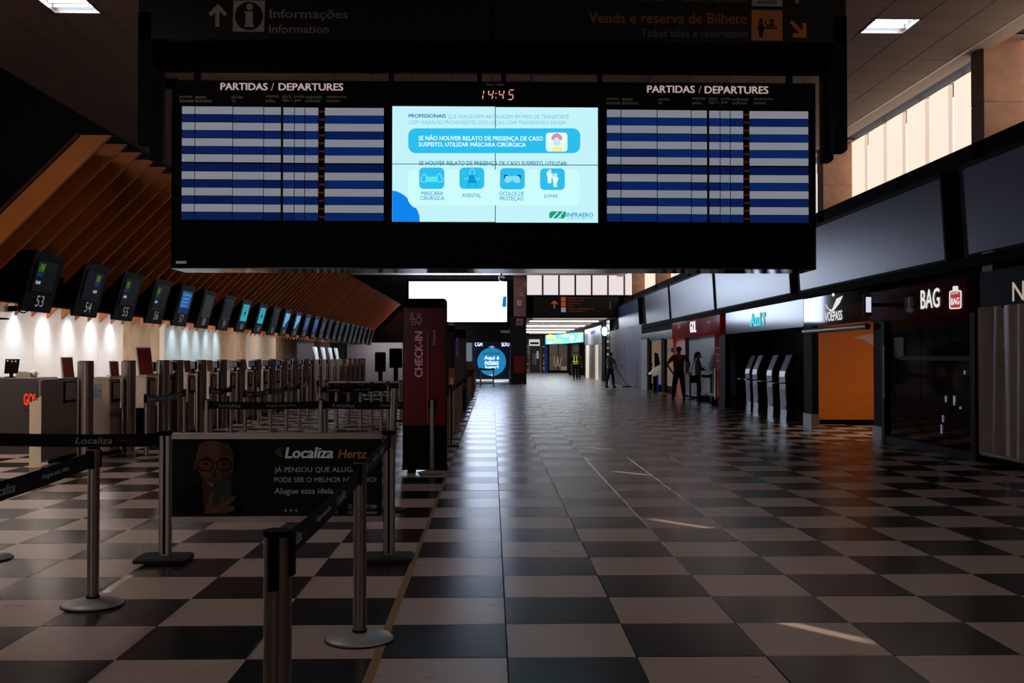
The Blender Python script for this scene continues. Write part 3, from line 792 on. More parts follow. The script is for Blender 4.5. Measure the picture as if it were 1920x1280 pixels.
box('ceiling_panel', SATIN, t, .25, 2.5, -.2, YO2-y0, 2.76, 2.8)
box('near_partition', SATIN, t, .15, 2.5, -.1, -.05, 0, 2.76)
box('floor_mat', mat('pale_mat', S(200, 190, 180), .6), t, .9, 1.5, 1.1, 1.8, .0, .02)
t = thing('rolled_shutter_curtain', 'rolled-up silvery plastic curtain above the orange lit opening', 'curtain', (XS-.08, wy(1636), 2.0)); L = t.location
s = MB(); n = 40; Wc = wy(1515)-L.y
for i in range(n+1):
    for k in range(12):
        r = .055+.008*sin(i*1.7+k*2.1); s.v.append((r*cos(k*pi/6), Wc*i/n, r*sin(k*pi/6)))
for i in range(n):
    for k in range(12):
        a = i*12+k; b = i*12+(k+1) % 12; s.f.append((a, b, b+12, a+12)); s.mi.append(0); s.smooth.append(True)
s.build('roll', mat('silver_plastic_film', S(150, 130, 125), .3, .3), t)
MB().cyl((0, -.03, 0), (0, Wc+.03, 0), .02, 8).build('roller', ALU, t)

# --- blue airline shop with kiosks
y0, y1 = wy(1507), wy(1361)
t = thing('kiosk_alcove', 'dark kiosk alcove under the long glossy pale sign', 'shop front', (XS, y0, 0)); L = t.location
AZG = mat('blue_grey_gloss_sign', S(84, 124, 156), .13, spec=.06, var=.03)
MB().box(0, .25, .01, y1-y0, 2.11, 2.72).build('sign_board', AZG, t)
m = MB()
TEAL = mat('teal_sign_letters', S(60, 205, 215), .4, emit=S(50, 200, 210), es=.55)
lettering('lettering', [wtxt('Azul', 1407, 588, 1426.5, 613, XS-.012, L, .05)], TEAL, t)
wpoly(m, [(1428, 586), (1434, 585), (1435, 593), (1431, 597), (1428, 592)], XS-.012, L); wpoly(m, [(1431, 597), (1433.5, 597), (1433, 609), (1431.5, 610)], XS-.012, L)
m.build('map_emblem', TEAL, t)
ALC = mat('alcove_blue_grey_wall', S(62, 70, 92), .5, var=.1)
box('far_wall', SATIN, t, .3, 1.4, y1-y0-.05, y1-y0+.05, 0, 2.7)
box('back_wall', ALC, t, 1.35, 1.45, .3, y1-y0, 0, 2.7)
box('near_wall', ALC, t, .3, 1.4, .2, .25, 0, 2.7)
box('soffit', SATIN, t, .25, 1.4, 0, y1-y0, 2.2, 2.3)
pier_(1350, 1361, 'black pier between red counter and kiosk alcove', False)

# kiosks
KG = mat('kiosk_grey_front', S(78, 82, 98), .35, .0)
def kiosk():
    t = thing('check_in_kiosk', '', 'kiosk')
    prof = [(0, 0), (.012, .2), (.012, .4), (-.005, .62), (-.01, .8), (-.02, 1.0), (0, 1.12), (.16, 1.51), (.285, 1.49), (.17, 1.12), (.16, 1.0), (.22, .8), (.2, .4), (.24, 0)]
    MB().prism(prof, 'y', 0, .5).build('body', DARKGL, t)
    MB().prism([(-.004, .25), (.006, .4), (-.01, .62), (-.014, .72), (-.004, .72), (.02, .4), (.01, .25)], 'y', .03, .47).build('lower_panel', KG, t)
    MB().prism([(-.03, 1.0), (-.008, 1.13), (.01, 1.12), (-.01, 1.0)], 'y', .02, .48).build('card_panel', mat('kiosk_pale_panel', S(170, 180, 205), .3), t)
    MB().prism([(.0, 1.15), (.138, 1.485), (.15, 1.48), (.012, 1.145)], 'y', .04, .46).build('screen', mat('kiosk_screen', S(40, 42, 52), .1, emit=S(70, 72, 88), es=.35), t)
    MB().box(-.16, -.01, .16, .34, .84, .86).build('tray_arm', SATIN, t)
    MB().box(-.26, -.14, .1, .4, .845, .875).build('tray', mat('tray_metal', S(200, 205, 225), .3, .2), t)
    return t
k0 = kiosk(); tr = tree_of(k0)
GK = 'self check-in kiosks in the dark alcove'
for i, (px, py) in enumerate([(1474, 789), (1449, 781), (1421, 773.5), (1407, 769.5)]):
    c = P(px, py, Z=0); lb = '%s slim black check-in kiosk with leaning screen in the dark alcove' % ['nearest', 'second nearest', 'second farthest', 'farthest'][i]
    loc = (c.x, c.y, 0)
    if i == 0: k0.location = loc; k0['label'] = lb; k0['group'] = GK
    else: dup(k0, tr, loc, 0, lb, GK)

# --- red airline counter
y0, y1 = wy(1350), wy(1260)
t = thing('red_airline_counter', 'airline counter opening framed in glossy dark red panels', 'shop front', (XS, y0, 0)); L = t.location
RG = mat('glossy_red_sign', S(190, 30, 34), .08, spec=.05, emit=S(120, 14, 18), es=.13, var=.05)  # red emission put in to brighten the unlit panels
yy = [y0, wy(1316), wy(1289.5), y1]
for a, b in zip(yy, yy[1:]): box('sign_panel', RG, t, 0, .2, a-y0+.02, b-y0-.02, 2.14, 2.78)
lettering('lettering', [wtxt('GOL', 1293.5, 603, 1305, 624, XS-.012, L, .02)], PW, t)
lettering('faint_lettering', [wtxt('LOJA', 1325, 601, 1333, 608, XS-.012, L, .03), wtxt('CHECK', 1269.5, 608, 1276, 616, XS-.012, L, .03)], mat('pinkish_print', S(200, 150, 150), .5, emit=S(150, 110, 115), es=.3), t)
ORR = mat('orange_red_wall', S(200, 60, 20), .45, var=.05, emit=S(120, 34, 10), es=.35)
GRY = mat('grey_green_glass_wall', S(96, 104, 104), .3, var=.06)
rbox('red_jamb', RG, t, 1340, 628, 1350, 758, XS, .3, L)
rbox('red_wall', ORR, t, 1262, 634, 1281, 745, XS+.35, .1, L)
rbox('white_edge', WHITE, t, 1281, 634, 1284.5, 700, XS+.3, .1, L)
rbox('grey_partition', mat('dark_grey_partition', S(58, 66, 68), .4), t, 1284.5, 630, 1312, 742, XS+.4, .1, L)
rbox('grey_partition', GRY, t, 1312, 628, 1341, 742, XS+.3, .1, L)
for a, b in ((1312, 1323), (1326, 1341), (1281, 1306)):
    rbox('white_ledge', WHITE, t, a, 737, b, 741, XS+.12, .1, L)
m = MB()
rbox('pole', STEEL, t, 1339, 690, 1341, 748, XS-.1, .05, L)
for py in (652, 664, 676, 693):
    rbox('label_strip', WHITEP, t, 1342, py-1, 1349, py+1, XS-.02, .02, L)
t = thing('litter_bin', 'small dark bin beside the red counter jamb', 'bin', P(1343, 760, Z=0))
MB().cyl((0, 0, 0), (0, 0, .24), .13, 16, .15).build('bin_body', SATIN, t); MB().cyl((0, 0, .24), (0, 0, .28), .16, 16).build('lid', ALU, t)

# --- lobby with blue kiosk
y0, y1 = wy(1260), wy(1202)
t = thing('glass_lobby_front', 'lobby opening with dark posts and beige wall past red counter', 'shop front', (XS, y0, 0)); L = t.location
box('fascia', mat('blue_grey_fascia', S(66, 74, 88), .2, var=.1), t, 0, .2, 0, y1-y0, 1.9+.25, 2.50)
box('black_fascia', BLACK, t, .02, .2, 0, y1-y0, 2.5, 2.9)
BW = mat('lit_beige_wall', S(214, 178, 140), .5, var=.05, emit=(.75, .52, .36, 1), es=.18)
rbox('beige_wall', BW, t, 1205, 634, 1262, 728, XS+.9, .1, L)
rbox('black_post', BLACK, t, 1212, 634, 1217.5, 730, XS, .1, L)
rbox('black_post', BLACK, t, 1239.5, 634, 1246, 735, XS, .1, L)
rbox('black_skirting', BLACK, t, 1212, 721, 1262, 734, XS+.5, .05, L)
rbox('wall_shelf', WHITE, t, 1248, 652, 1259, 660, XS+.4, .1, L)
t = thing('hanging_phone_cord', 'thin dark cord hanging on the lobby wall with red box', 'cord', P(1221, 680, X=XS+.2)); L = t.location
MB().cyl((0, 0, 0), (0, 0, 1.1), .012, 8).build('cord', SATIN, t); MB().box(-.03, .03, -.12, .12, -.14, 0).build('box', mat('red_small_box', S(170, 70, 60), .4), t)
c = P(1230, 734, Z=0)
t = thing('touch_kiosk', 'blue column kiosk with tilted white console and raised screen', 'kiosk', (c.x, c.y, 0)); 
BL = mat('bright_blue_panel', S(14, 84, 190), .25, emit=S(10, 60, 160), es=.25)
px1 = c.y/1946.0
MB().box(-5.5*px1, 1*px1, -.1, .1, 0, 29*px1).build('column_side', mat('dark_blue_panel', S(14, 30, 70), .3), t)
MB().box(1*px1, 4*px1, -.12, .1, 0, 31*px1).build('column', BL, t)
MB().box(-6*px1, 6*px1, -.2, .2, 0, .02).build('base_plate', SATIN, t)
MB().prism([(-14*px1, 32*px1), (-4*px1, 32*px1), (12*px1, 48*px1), (9.5*px1, 52*px1), (-2*px1, 44*px1), (-13*px1, 34.5*px1)], 'y', -.2, .2).build('console', mat('console_white', S(215, 212, 205), .35, emit=(.6, .6, .55, 1), es=.25), t)
MB().prism([(-2*px1, 46*px1), (8*px1, 51*px1), (4*px1, 71*px1), (-1*px1, 74*px1), (-3*px1, 71*px1)], 'y', -.03, .03).build('screen', DARKGL, t)
MB().box(-18*px1, -8*px1, -.15, .15, 31.5*px1, 33*px1).build('shelf', SATIN, t)
# ============================================================ DEPARTURES BOARD
YB = 11.8
bz = lambda py: P(923, py, Y=YB).z
bx = lambda px: P(px, 300, Y=YB).x
BL_ = (bx(923), YB, 0)
t = thing('departures_board', 'wide black departures board with blue and white rows and central screen', 'departure board', (bx(926), YB, bz(502))); L = t.location; BT = t
W0, W1 = bx(321)-L.x, bx(1530)-L.x
HZ = bz(153)-L.z
MB().box(W0, W1, .012, .6, 0.0, HZ).build('cabinet', BLACK, t)
MB().prism([(.0, 0), (.0, -.001), (.6, -.001), (.6, 0)], 'x', W0, W1)
MB().box(W0, W1, 0, .6, -.012, 0.0).build('underside', mat('glossy_dark_underside', S(40, 38, 38), .08, spec=.8), t)
box('label_plate', WHITEP, t, bx(331)-L.x, bx(350)-L.x, 0, .01, bz(500)-L.z+.03, bz(495)-L.z+.03)
box('header', SATIN, t, W0+.05, bx(728)-L.x, 0, .012, bz(199)-L.z, HZ)
box('header', SATIN, t, bx(728)-L.x+.01, bx(1126)-L.x, 0, .012, bz(198)-L.z, HZ)
box('header', SATIN, t, bx(1126)-L.x+.01, W1-.03, 0, .012, bz(203)-L.z, HZ)
PR = mat('board_white_letters', S(210, 196, 190), .5, emit=(.62, .54, .51, 1), es=.30)  # faint emission stands in for light falling on the letters
PRD = mat('board_small_letters', S(150, 140, 138), .5, emit=(.4, .36, .35, 1), es=.05)
lettering('heading', [ftxt('PARTIDAS', 413, 155, 502, 169, YB-.004, L, .035), ftxt('/', 508, 155, 514, 170, YB-.004, L), ftxt('DEPARTURES', 522, 155.5, 644, 169.5, YB-.004, L, .035)], PR, t)
lettering('heading', [ftxt('PARTIDAS', 1213, 160, 1303, 174, YB-.004, L, .035), ftxt('/', 1310, 161, 1315, 175, YB-.004, L), ftxt('DEPARTURES', 1321, 161, 1441, 175.5, YB-.004, L, .035)], PR, t)
for off, oy in ((0, 0), (800, 4)):
    ln = []
    for a, b, c0, c1, d1 in (('previsto', 'schedule', 337, 360, 363), ('destino', 'destination', 366, 387, 397), ('escalas', 'via', 434, 456, 442), ('empresa', 'airline', 498, 523, 515), ('voo n.', 'flight n.', 529, 546, 549), ('portão', 'gate', 552, 570, 564), ('confirmado', 'confirmed', 572, 604, 600), ('observações', 'remarks', 613, 650, 636)):
        ln.append(ftxt(a, c0+off, 178.5+oy, c1+off, 184.5+oy, YB-.004, L)); ln.append(ftxt(b, c0+off, 185.5+oy, d1+off, 191.5+oy, YB-.004, L))
    lettering('column_heads', ln, PRD, t)
def lcd(name, col, es):
    """backlit LCD strip: one even glow over the whole strip"""
    m = glow(name, col, es); return m
CW = [lcd('lcd_pale_%d' % i, c, .25) for i, c in enumerate([(.80, .84, .98, 1), (.84, .84, .95, 1), (.76, .84, .95, 1)])]
CB = [lcd('lcd_blue_%d' % i, c, .55) for i, c in enumerate([(.002, .018, .13, 1), (.003, .027, .18, 1), (.002, .012, .10, 1)])]
LAMP = mat('red_lamp', S(70, 24, 22), .2, emit=S(120, 40, 36), es=.22)
for board, (cols, lamps, ytop, ymid, ybot, sh) in enumerate([
    ([(341, 364.5), (366, 435.5), (437, 493.5), (495, 526.5), (531, 551), (552.5, 571), (572.5, 596.5), (609, 719.5)], (597.5, 608), 201.5, 306.5, 413.5, -1.0),
    ([(1138, 1163.5), (1165, 1231.5), (1233, 1295.5), (1297, 1325.5), (1330, 1349.5), (1351, 1368.5), (1370, 1393.5), (1405.5, 1515.5)], (1394.5, 1405), 204.0, 308.5, 415.0, .5)]):
    ft = MB().box(bx(cols[0][0])-L.x-.03, bx(cols[-1][1])-L.x+.03, .002, .012, bz(ybot)-L.z-.02, bz(ytop)-L.z+.02).build('flight_table', BLACK, t)
    for r in range(14):
        half = r < 7
        ra, rb2 = (ytop, ymid-1) if half else (ymid+1, ybot); k = r if half else r-7
        ya = ra+(rb2-ra)*k/7+.5; yb = ra+(rb2-ra)*(k+1)/7-.4
        for j, (xa, xb) in enumerate(cols):
            blue = r % 2 == 1
            f = (random.choice([0, 1, 1]) if j > 3 or board else random.choice([0, 2, 0])) if blue else random.choice([0, 1, 2])
            if r in (7,) : f = 2 if blue else f
            sag = (xa-cols[0][0])*.006*(1 if board == 0 else 1)
            MB().box(bx(xa)-L.x, bx(xb)-L.x, -.004, .002, bz(yb+sag)-L.z, bz(ya+sag)-L.z).build('flight_strip', (CB if blue else CW)[f], ft)
        sag = (lamps[0]-cols[0][0])*.006
        m = MB()
        for q in (.28, .75):
            xx = bx(lamps[0]+(lamps[1]-lamps[0])*q)-L.x; zz = bz((ya+yb)/2+sag)-L.z
            m.ball((xx, 0, zz), .016, 10, (1, .6, 1))
        m.build('lamp_pair', LAMP, ft)
    MB().box(bx(lamps[0])-L.x, bx(lamps[1])-L.x, -.001, .002, bz(ybot)-L.z, bz(ytop)-L.z).build('lamp_strip', BLACK, ft)
# clock
lettering('clock_caption', [ftxt('hora / time', 912.5, 155, 944, 160.5, YB-.004, L)], PRD, t)
clk = box('clock', DARKGL, t, bx(893)-L.x, bx(969)-L.x, -.006, .0, bz(190)-L.z, bz(165)-L.z)
SEG = {'1': 'bc', '4': 'bcfg', '5': 'acdfg'}
m = MB()
def digit(ch, x, y, w_, h_):
    s_ = -.17
    def pt(u, v): return (x+u*w_-s_*(1-v)*h_*-1*-1 if False else x+u*w_+(.5-v)*h_*.17, y+v*h_)
    sg = {'a': ((0, 0), (1, 0)), 'b': ((1, 0), (1, .5)), 'c': ((1, .5), (1, 1)), 'd': ((0, 1), (1, 1)), 'e': ((0, .5), (0, 1)), 'f': ((0, 0), (0, .5)), 'g': ((0, .5), (1, .5))}
    for c in SEG[ch]:
        (ua, va), (ub, vb) = sg[c]; e = .08
        if ua == ub: va += e; vb -= e
        else: ua += e; ub -= e
        strokes(m, [pt(ua, va), pt(ub, vb)], 1.7, YB-.008, L)
RLED = glow('red_led', (1.0, .38, .33, 1), 1.15, False)
for ch, x in (('1', 897.5), ('4', 915.5), ('4', 935.5), ('5', 954)):
    m = MB(); digit(ch, x, 168.5, 8.5, 18); m.build('clock_digit', RLED, clk)
for yy in (174, 182): fpoly(MB(), rrect(929, yy, 931, yy+2, .5, 2), YB-.008, L).build('clock_dot', RLED, clk)
# video wall, four panels
SB = glow('screen_pale_cyan', S(196, 244, 251), 1.0)
vw = MB().box(bx(734)-L.x, bx(1123)-L.x, .002, .012, bz(418)-L.z, bz(198.5)-L.z).build('video_wall', BLACK, t)
for (xa, xb) in ((735.5, 928), (929.3, 1121)):
    for (ya, yb) in ((200, 307.2), (308.6, 416)):
        MB().box(bx(xa)-L.x, bx(xb)-L.x, -.006, .002, bz(yb+(xa-735)*.005)-L.z, bz(ya+(xa-735)*.005)-L.z).build('screen_panel', SB, vw)
def gm(name, c, es=1.0): return glow(name, c, es, False)
YV = YB-.010
C1 = gm('screen_blue_card', S(44, 190, 238)); C2 = gm('screen_pale_card', S(205, 252, 253)); C3 = gm('screen_deep_blue', S(12, 132, 238)); CT = gm('screen_teal_text', S(20, 150, 205)); CDK = gm('screen_strong_blue_text', S(10, 110, 190)); CTH = gm('screen_thin_text', S(96, 180, 205))
def scr(name, m, polys, dep=0):
    for p in polys: fpoly(MB(), p, YV-dep, L, .0008).build(name, m, vw)
scr('screen_card', C2, [rrect(765, 318, 1087, 385, 12)], 0)
scr('screen_swoosh', C3, [[(735.5, 415.5), (735.5, 357)]+[(735.5+x, y) for x, y in ((8, 358.5), (16, 362), (23, 366.5), (28.5, 371), (30, 377), (35, 384), (40, 388.5), (45, 390), (48.5, 397), (51, 405), (51.5, 415.8))]], .001)
scr('screen_banner', C1, [rrect(765.5, 240.5, 1088, 287, 14, 8)], .001)
SQ = [(786, 314, 833, 354), (861.5, 314, 908, 354), (937.5, 315, 984, 355), (1012.5, 315.5, 1059, 356)]
scr('screen_icon_tiles', C1, [rrect(*q, 8) for q in SQ], .001)
WT = gm('screen_white', S(228, 253, 254))
scr('screen_face_tile', WT, [rrect(1023.5, 248.5, 1064, 284, 6)], .002)
scr('screen_drawn_hair', gm('screen_pink_hair', S(222, 140, 165)), [ell(1044, 260, 10, 10, 16, 180, 360)+[(1054, 262), (1050, 264), (1044, 258), (1037, 262), (1034.5, 263)]], .003)
scr('screen_drawn_face', gm('screen_face', S(235, 235, 240)), [ell(1044, 265, 7.8, 9, 18)], .0035)
scr('screen_drawn_hair', gm('screen_pink_hair', S(222, 140, 165)), [[(1034.5, 262), (1036, 255), (1041, 251), (1048, 251), (1053, 256), (1053.5, 262), (1049, 261), (1043, 257), (1038, 261)]], .0042)
scr('screen_drawn_eyes', gm('screen_dark', S(30, 70, 130)), [ell(1040.5, 263, .8, 1, 8), ell(1048, 263, .8, 1, 8)], .0042)
scr('screen_drawn_mask', gm('screen_mask', S(180, 232, 245)), [rrect(1038, 265.5, 1050.5, 272, 2.5)], .0048)
scr('screen_drawn_shirt', gm('screen_yellow', S(245, 240, 140)), [[(1034, 283.5), (1035.5, 277), (1039, 274.5), (1050, 274.5), (1054, 277), (1056, 283.5)]], .0038)
lettering('screen_text_bold', [ftxt('PROFISSIONAIS', 766, 213.5, 836, 220.5, YV-.002, L, .03)], CDK, vw)
lettering('screen_text_thin', [ftxt('QUE REALIZAREM ABORDAGEM EM MEIO DE TRANSPORTE', 839.5, 214.5, 1067, 223, YV-.002, L, -.006), ftxt('COM VIAJANTES PROVENIENTES DOS LOCAIS COM TRANSMISSÃO DEVEM:', 766, 223.5, 1061, 235, YV-.002, L, -.006)], CTH, vw)
lettering('screen_text_white', [ftxt('SE NÃO HOUVER RELATO DE PRESENÇA DE CASO', 784.5, 252.5, 1018, 264.8, YV-.003, L, .03), ftxt('SUSPEITO, UTILIZAR MÁSCARA CIRÚRGICA', 784.5, 264.4, 986, 275.6, YV-.003, L, .03)], WT, vw)
lettering('screen_text_teal', [ftxt('SE HOUVER RELATO DE PRESENÇA DE CASO SUSPEITO, UTILIZAR:', 785.5, 301.5, 1064, 311.5, YV-.002, L, .02)], gm('screen_text_dark_teal', S(10, 125, 160)), vw)
lettering('screen_captions', [ftxt('MÁSCARA', 790, 356.5, 831, 366, YV-.002, L, .01), ftxt('CIRÚRGICA', 788, 365.5, 833, 375, YV-.002, L, .01), ftxt('AVENTAL', 866.5, 362.5, 902, 370, YV-.002, L, .01), ftxt('ÓCULOS DE', 936, 357, 982.5, 366.5, YV-.002, L, .01), ftxt('PROTEÇÃO', 937, 366.5, 981.5, 377.5, YV-.002, L, .01), ftxt('LUVAS', 1020, 363.5, 1045.5, 370.5, YV-.002, L, .01)], CT, vw)
# icons
mb = MB(); strokes(mb, [(799, 341), (790, 341), (789, 337), (793, 327), (796, 325), (800, 331)], 1.3, YV-.0025, L); strokes(mb, [(820, 341), (830, 340), (830, 336), (826, 327), (823, 325), (819, 331)], 1.3, YV-.0025, L)
strokes(mb, [(881, 329), (881.5, 320), (885, 316.5), (889, 318), (890, 322), (888, 329)], 1.1, YV-.0025, L); strokes(mb, [(869, 334.5), (873, 335), (877, 334), (879, 335)], 1, YV-.0025, L); strokes(mb, [(892, 335), (896, 336), (901, 334)], 1, YV-.0025, L)
mb.build('screen_icon_lines', gm('screen_line', S(150, 235, 245)), vw)
scr('screen_mask_icon', gm('screen_mint', S(90, 235, 232)), [[(798, 331), (820.5, 331), (820.5, 341), (798, 341)]], .003)
scr('screen_apron_icon', gm('screen_apron', S(10, 150, 215)), [[(880, 328), (888.5, 328), (890, 335), (893.5, 340), (893.5, 348.5), (877.5, 348.5), (877.5, 340), (879, 335)]], .003)
scr('screen_apron_pocket', gm('screen_pocket', S(30, 195, 225)), [[(879, 343), (892, 343), (892, 348), (879, 348)]], .0035)
scr('screen_goggles_icon', gm('screen_lens', S(140, 222, 248)), [[(945, 330), (976.5, 330), (975, 341), (970, 343.5), (962.5, 340), (960.5, 336), (958.5, 340), (951, 343.5), (946, 340)]], .003)
scr('screen_goggles_straps', gm('screen_dark', S(30, 70, 130)), [[(944.5, 331), (946, 327.5), (950, 327), (953, 330), (948, 329.5), (945.5, 337)], [(977, 331), (975.5, 327.5), (971.5, 327), (969, 330), (973, 329.5), (976, 337)]], .0035)
def glove(cx, cy, s_, fl):
    q = [(-4, 14), (-4.5, 3), (-6, -3), (-6.5, -9), (-5.3, -9), (-4, -4), (-3.6, -12), (-2.4, -12.3), (-2, -4.6), (-1, -14), (.3, -14), (.6, -4.6), (1.8, -13), (3, -12.7), (2.8, -3), (4.6, -5.5), (6, -5), (5, 1), (3.2, 5), (2.8, 14)]
    return [(cx+fl*x*s_, cy+y*s_) for x, y in q]
scr('screen_glove_icon', WT, [glove(1031, 330, .95, 1), glove(1041.5, 337, .95, 1)], .003)
G1 = gm('screen_green', S(20, 160, 120))
scr('screen_logo_green', G1, [[(1030, 409), (1030, 399), (1034, 396), (1061, 396), (1061, 405), (1057, 409.5)]], .002)
scr('screen_logo_white', gm('screen_cream', S(235, 250, 235)), [[(1034, 409), (1045, 397), (1047, 397), (1037, 409)], [(1044, 409), (1056, 396.2), (1058, 396.2), (1047, 409)], [(1043, 399), (1045, 397.5), (1052, 407), (1050, 408)]], .0025)
scr('screen_logo_blue', CT, [ell(1046, 403, 3.2, 3.2, 14)], .003)
lettering('screen_logo_text', [ftxt('INFRAERO', 1062.5, 398.5, 1112, 406.5, YV-.003, L, .02)], CT, vw)
lettering('screen_logo_small', [ftxt('AEROPORTOS', 1063, 408, 1112, 411, YV-.003, L, 0)], CTH, vw)
# hangers
for px in (347, 726, 898, 945, 1133, 1503):
    x = bx(px)-L.x; w_ = .028 if px not in (347, 1503) else .035
    box('hanger', SATIN, t, x-w_, x+w_, .46, .52, HZ, HZ+.31)

# ============================================================ BIG HANGING SIGN
YT = 11.7
t = thing('hanging_sign', 'huge black hanging direction sign with dim letters above the departures board', 'sign', (P(923, 76, Y=YT).x, YT, P(923, 76, Y=YT).z)); L = t.location
TX = lambda px: P(px, 76, Y=YT).x-L.x
SIGNF = mat('sign_dark_panel', (.003, .003, .0032, 1), .5, spec=.2, var=.1)
MB().bbox(TX(259), TX(1587.5), 0, .14, 0, ZC-L.z, .01).build('panel', SIGNF, t)
box('panel_joint', BLACK, t, TX(922)-.01, TX(922)+.01, -.002, .0, 0, ZC-L.z)
zb = P(923, 135, Y=YT+.6).z-L.z
TX2 = lambda px: P(px, 200, Y=YT+.6).x-L.x
box('rear_beam', BLACK, t, TX2(283), TX2(1561), .55, .65, zb, ZC-L.z)
box('lower_beam', SATIN, t, TX2(305), TX2(1540), .56, .63, zb-.02, zb+.08)
for nm, xa, xb, yb_, Yd, tx in (('front_leg', 259, 283, 270, 0, TX), ('front_leg', 1563, 1588, 285, 0, TX), ('rear_leg', 284, 305, 300, .55, TX2), ('rear_leg', 1540, 1560, 303, .55, TX2)):
    z = P(xa, yb_, Y=YT+Yd).z-L.z
    a, b = tx(xa), tx(xb); c = .03
    MB().prism([(a, .3), (a, z), (b-c, z), (b, z+c), (b, .3)], 'y', Yd, Yd+.13).build(nm, SATIN, t)
for x in (TX(271), TX(1575)):
    box('side_beam', BLACK, t, x-.06, x+.06, .13, .6, .1, ZC-L.z)
DT = mat('dim_sign_print', S(120, 106, 100), .6, emit=(.3, .26, .24, 1), es=.03)
DO = mat('dim_sign_orange', S(140, 64, 22), .6, emit=(.45, .16, .03, 1), es=.03)
m = MB(); strokes(m, [(407.5, 50), (407.5, 12)], 7.5, YT-.003, L); 
fpoly(m, [(390.5, 25), (396, 30.5), (408.5, 17.5), (420.5, 31), (426, 25.5), (409, 7)], YT-.004, L)
m.build('arrow', DT, t)
m = MB(); fpoly(m, [(437.5, 1), (497, 1), (495, 59.5), (436.5, 59)], YT-.003, L); m.build('info_square', DT, t)
m = MB(); fpoly(m, ell(466.8, 30, 26.5, 26.5, 36), YT-.005, L); m.build('info_disc', SIGNF, t)
m = MB(); fpoly(m, ell(468, 13, 6.4, 6.4, 20), YT-.007, L); fpoly(m, [(458, 21.5), (474, 21.5), (474, 46.5), (476.5, 46.5), (476.5, 50.5), (458, 50.5), (458, 46.5), (460.5, 46.5), (460.5, 24), (458, 24)], YT-.007, L); m.build('info_letter', DT, t)
lettering('lettering', [ftxt('Informações', 505.5, 16.5, 653, 38, YT-.003, L, .02), ftxt('Information', 505, 46.5, 616, 61.5, YT-.003, L)], DT, t)
lettering('orange_lettering', [ftxt('Venda e reserva de Bilhete', 1104, 23, 1400, 43, YT-.003, L, .015)], DO, t)
lettering('faint_lettering', [ftxt('Ticket sales e reservation', 1202, 54, 1401, 69, YT-.003, L), ftxt('ANVISA - Health Inspection', 1190, -9, 1400, 6, YT-.003, L)], mat('fainter_print', S(84, 74, 70), .6, emit=(.25, .21, .2, 1), es=.012), t)
m = MB(); fpoly(m, [(1409, 18.5), (1467, 19.5), (1467, 76.5), (1409, 75.5)], YT-.003, L); m.build('orange_square', DO, t)
m = MB()
fpoly(m, ell(1427, 38.5, 4, 4, 12), YT-.006, L); fpoly(m, [(1422, 43.5), (1431, 43.5), (1433, 51), (1430, 70.5), (1424, 70.5), (1422, 53)], YT-.006, L)
fpoly(m, [(1420, 51), (1457, 51.5), (1457, 54.5), (1420, 54)], YT-.006, L); fpoly(m, ell(1447, 39, 4, 4, 12), YT-.006, L); fpoly(m, [(1440, 50), (1442, 44), (1452, 44), (1454, 50)], YT-.006, L); fpoly(m, [(1433, 41), (1435, 39), (1441, 49), (1438, 50)], YT-.006, L)
m.build('clerk_pictogram', SIGNF, t)
m = MB(); strokes(m, [(1483, 40), (1504, 62)], 7, YT-.003, L); fpoly(m, [(1512, 43), (1512, 70.5), (1485, 69.5), (1488, 62), (1504.5, 62.5), (1505, 43)], YT-.0035, L); fpoly(m, [(1491, -5), (1498, -5), (1498, 6), (1491, 6)], YT-.003, L); m.build('arrow', DO, t)
m = MB(); fpoly(m, [(1410, -10), (1467, -9.5), (1467, 12), (1410, 11.5)], YT-.003, L); m.build('white_square', DT, t)
lettering('square_lettering', [ftxt('ANVISA', 1419, 1, 1457, 8, YT-.005, L, .02)], SIGNF, t)

# ============================================================ SLATTED CANOPY ABOVE CHECK-IN
t = thing('slatted_canopy', 'long canopy of orange-brown wooden slats rising above the check-in row', 'canopy', (-6.3, 12.7, 2.6)); L = t.location
def fin(dx=0.0):
    tx, tz = -4.66, 4.165; w_ = .36; k = 1.0
    lx = -6.78
    poly = [(tx, tz), (tx-w_, tz), (lx-w_*.0, tz-(tx-w_-lx)), (lx, tz-(tx-lx))]
    # lower end cut upright, so the tip hangs as a triangle
    return [(x-L.x, z-L.z) for x, z in poly]
FM = MB().prism(fin(), 'y', 0, .05).mesh('slat', WOOD)
k = 0; y = 12.75
while y < 53.2:
    o = bpy.data.objects.new('slat', FM); COL.objects.link(o); o.parent = t; o.location = (0, y-L.y, 0)
    y += .53
# dark backing above the slats (roof side) and beam carrying the displays
MB().prism([(-6.78-L.x, 2.415-L.z), (-5.03-L.x, 4.165-L.z), (-5.06-L.x, 4.185-L.z), (-6.81-L.x, 2.435-L.z)], 'y', .02, 40.4).build('backing_sheet', mat('dark_wood_backing', S(70, 34, 14), .7, var=.1), t)
t = tag(MB().box(-6.48, -6.315, 4.0, 53.3, 2.18, 2.61).build('display_beam', BLACK), 'long black beam carrying the counter number displays', 'beam')

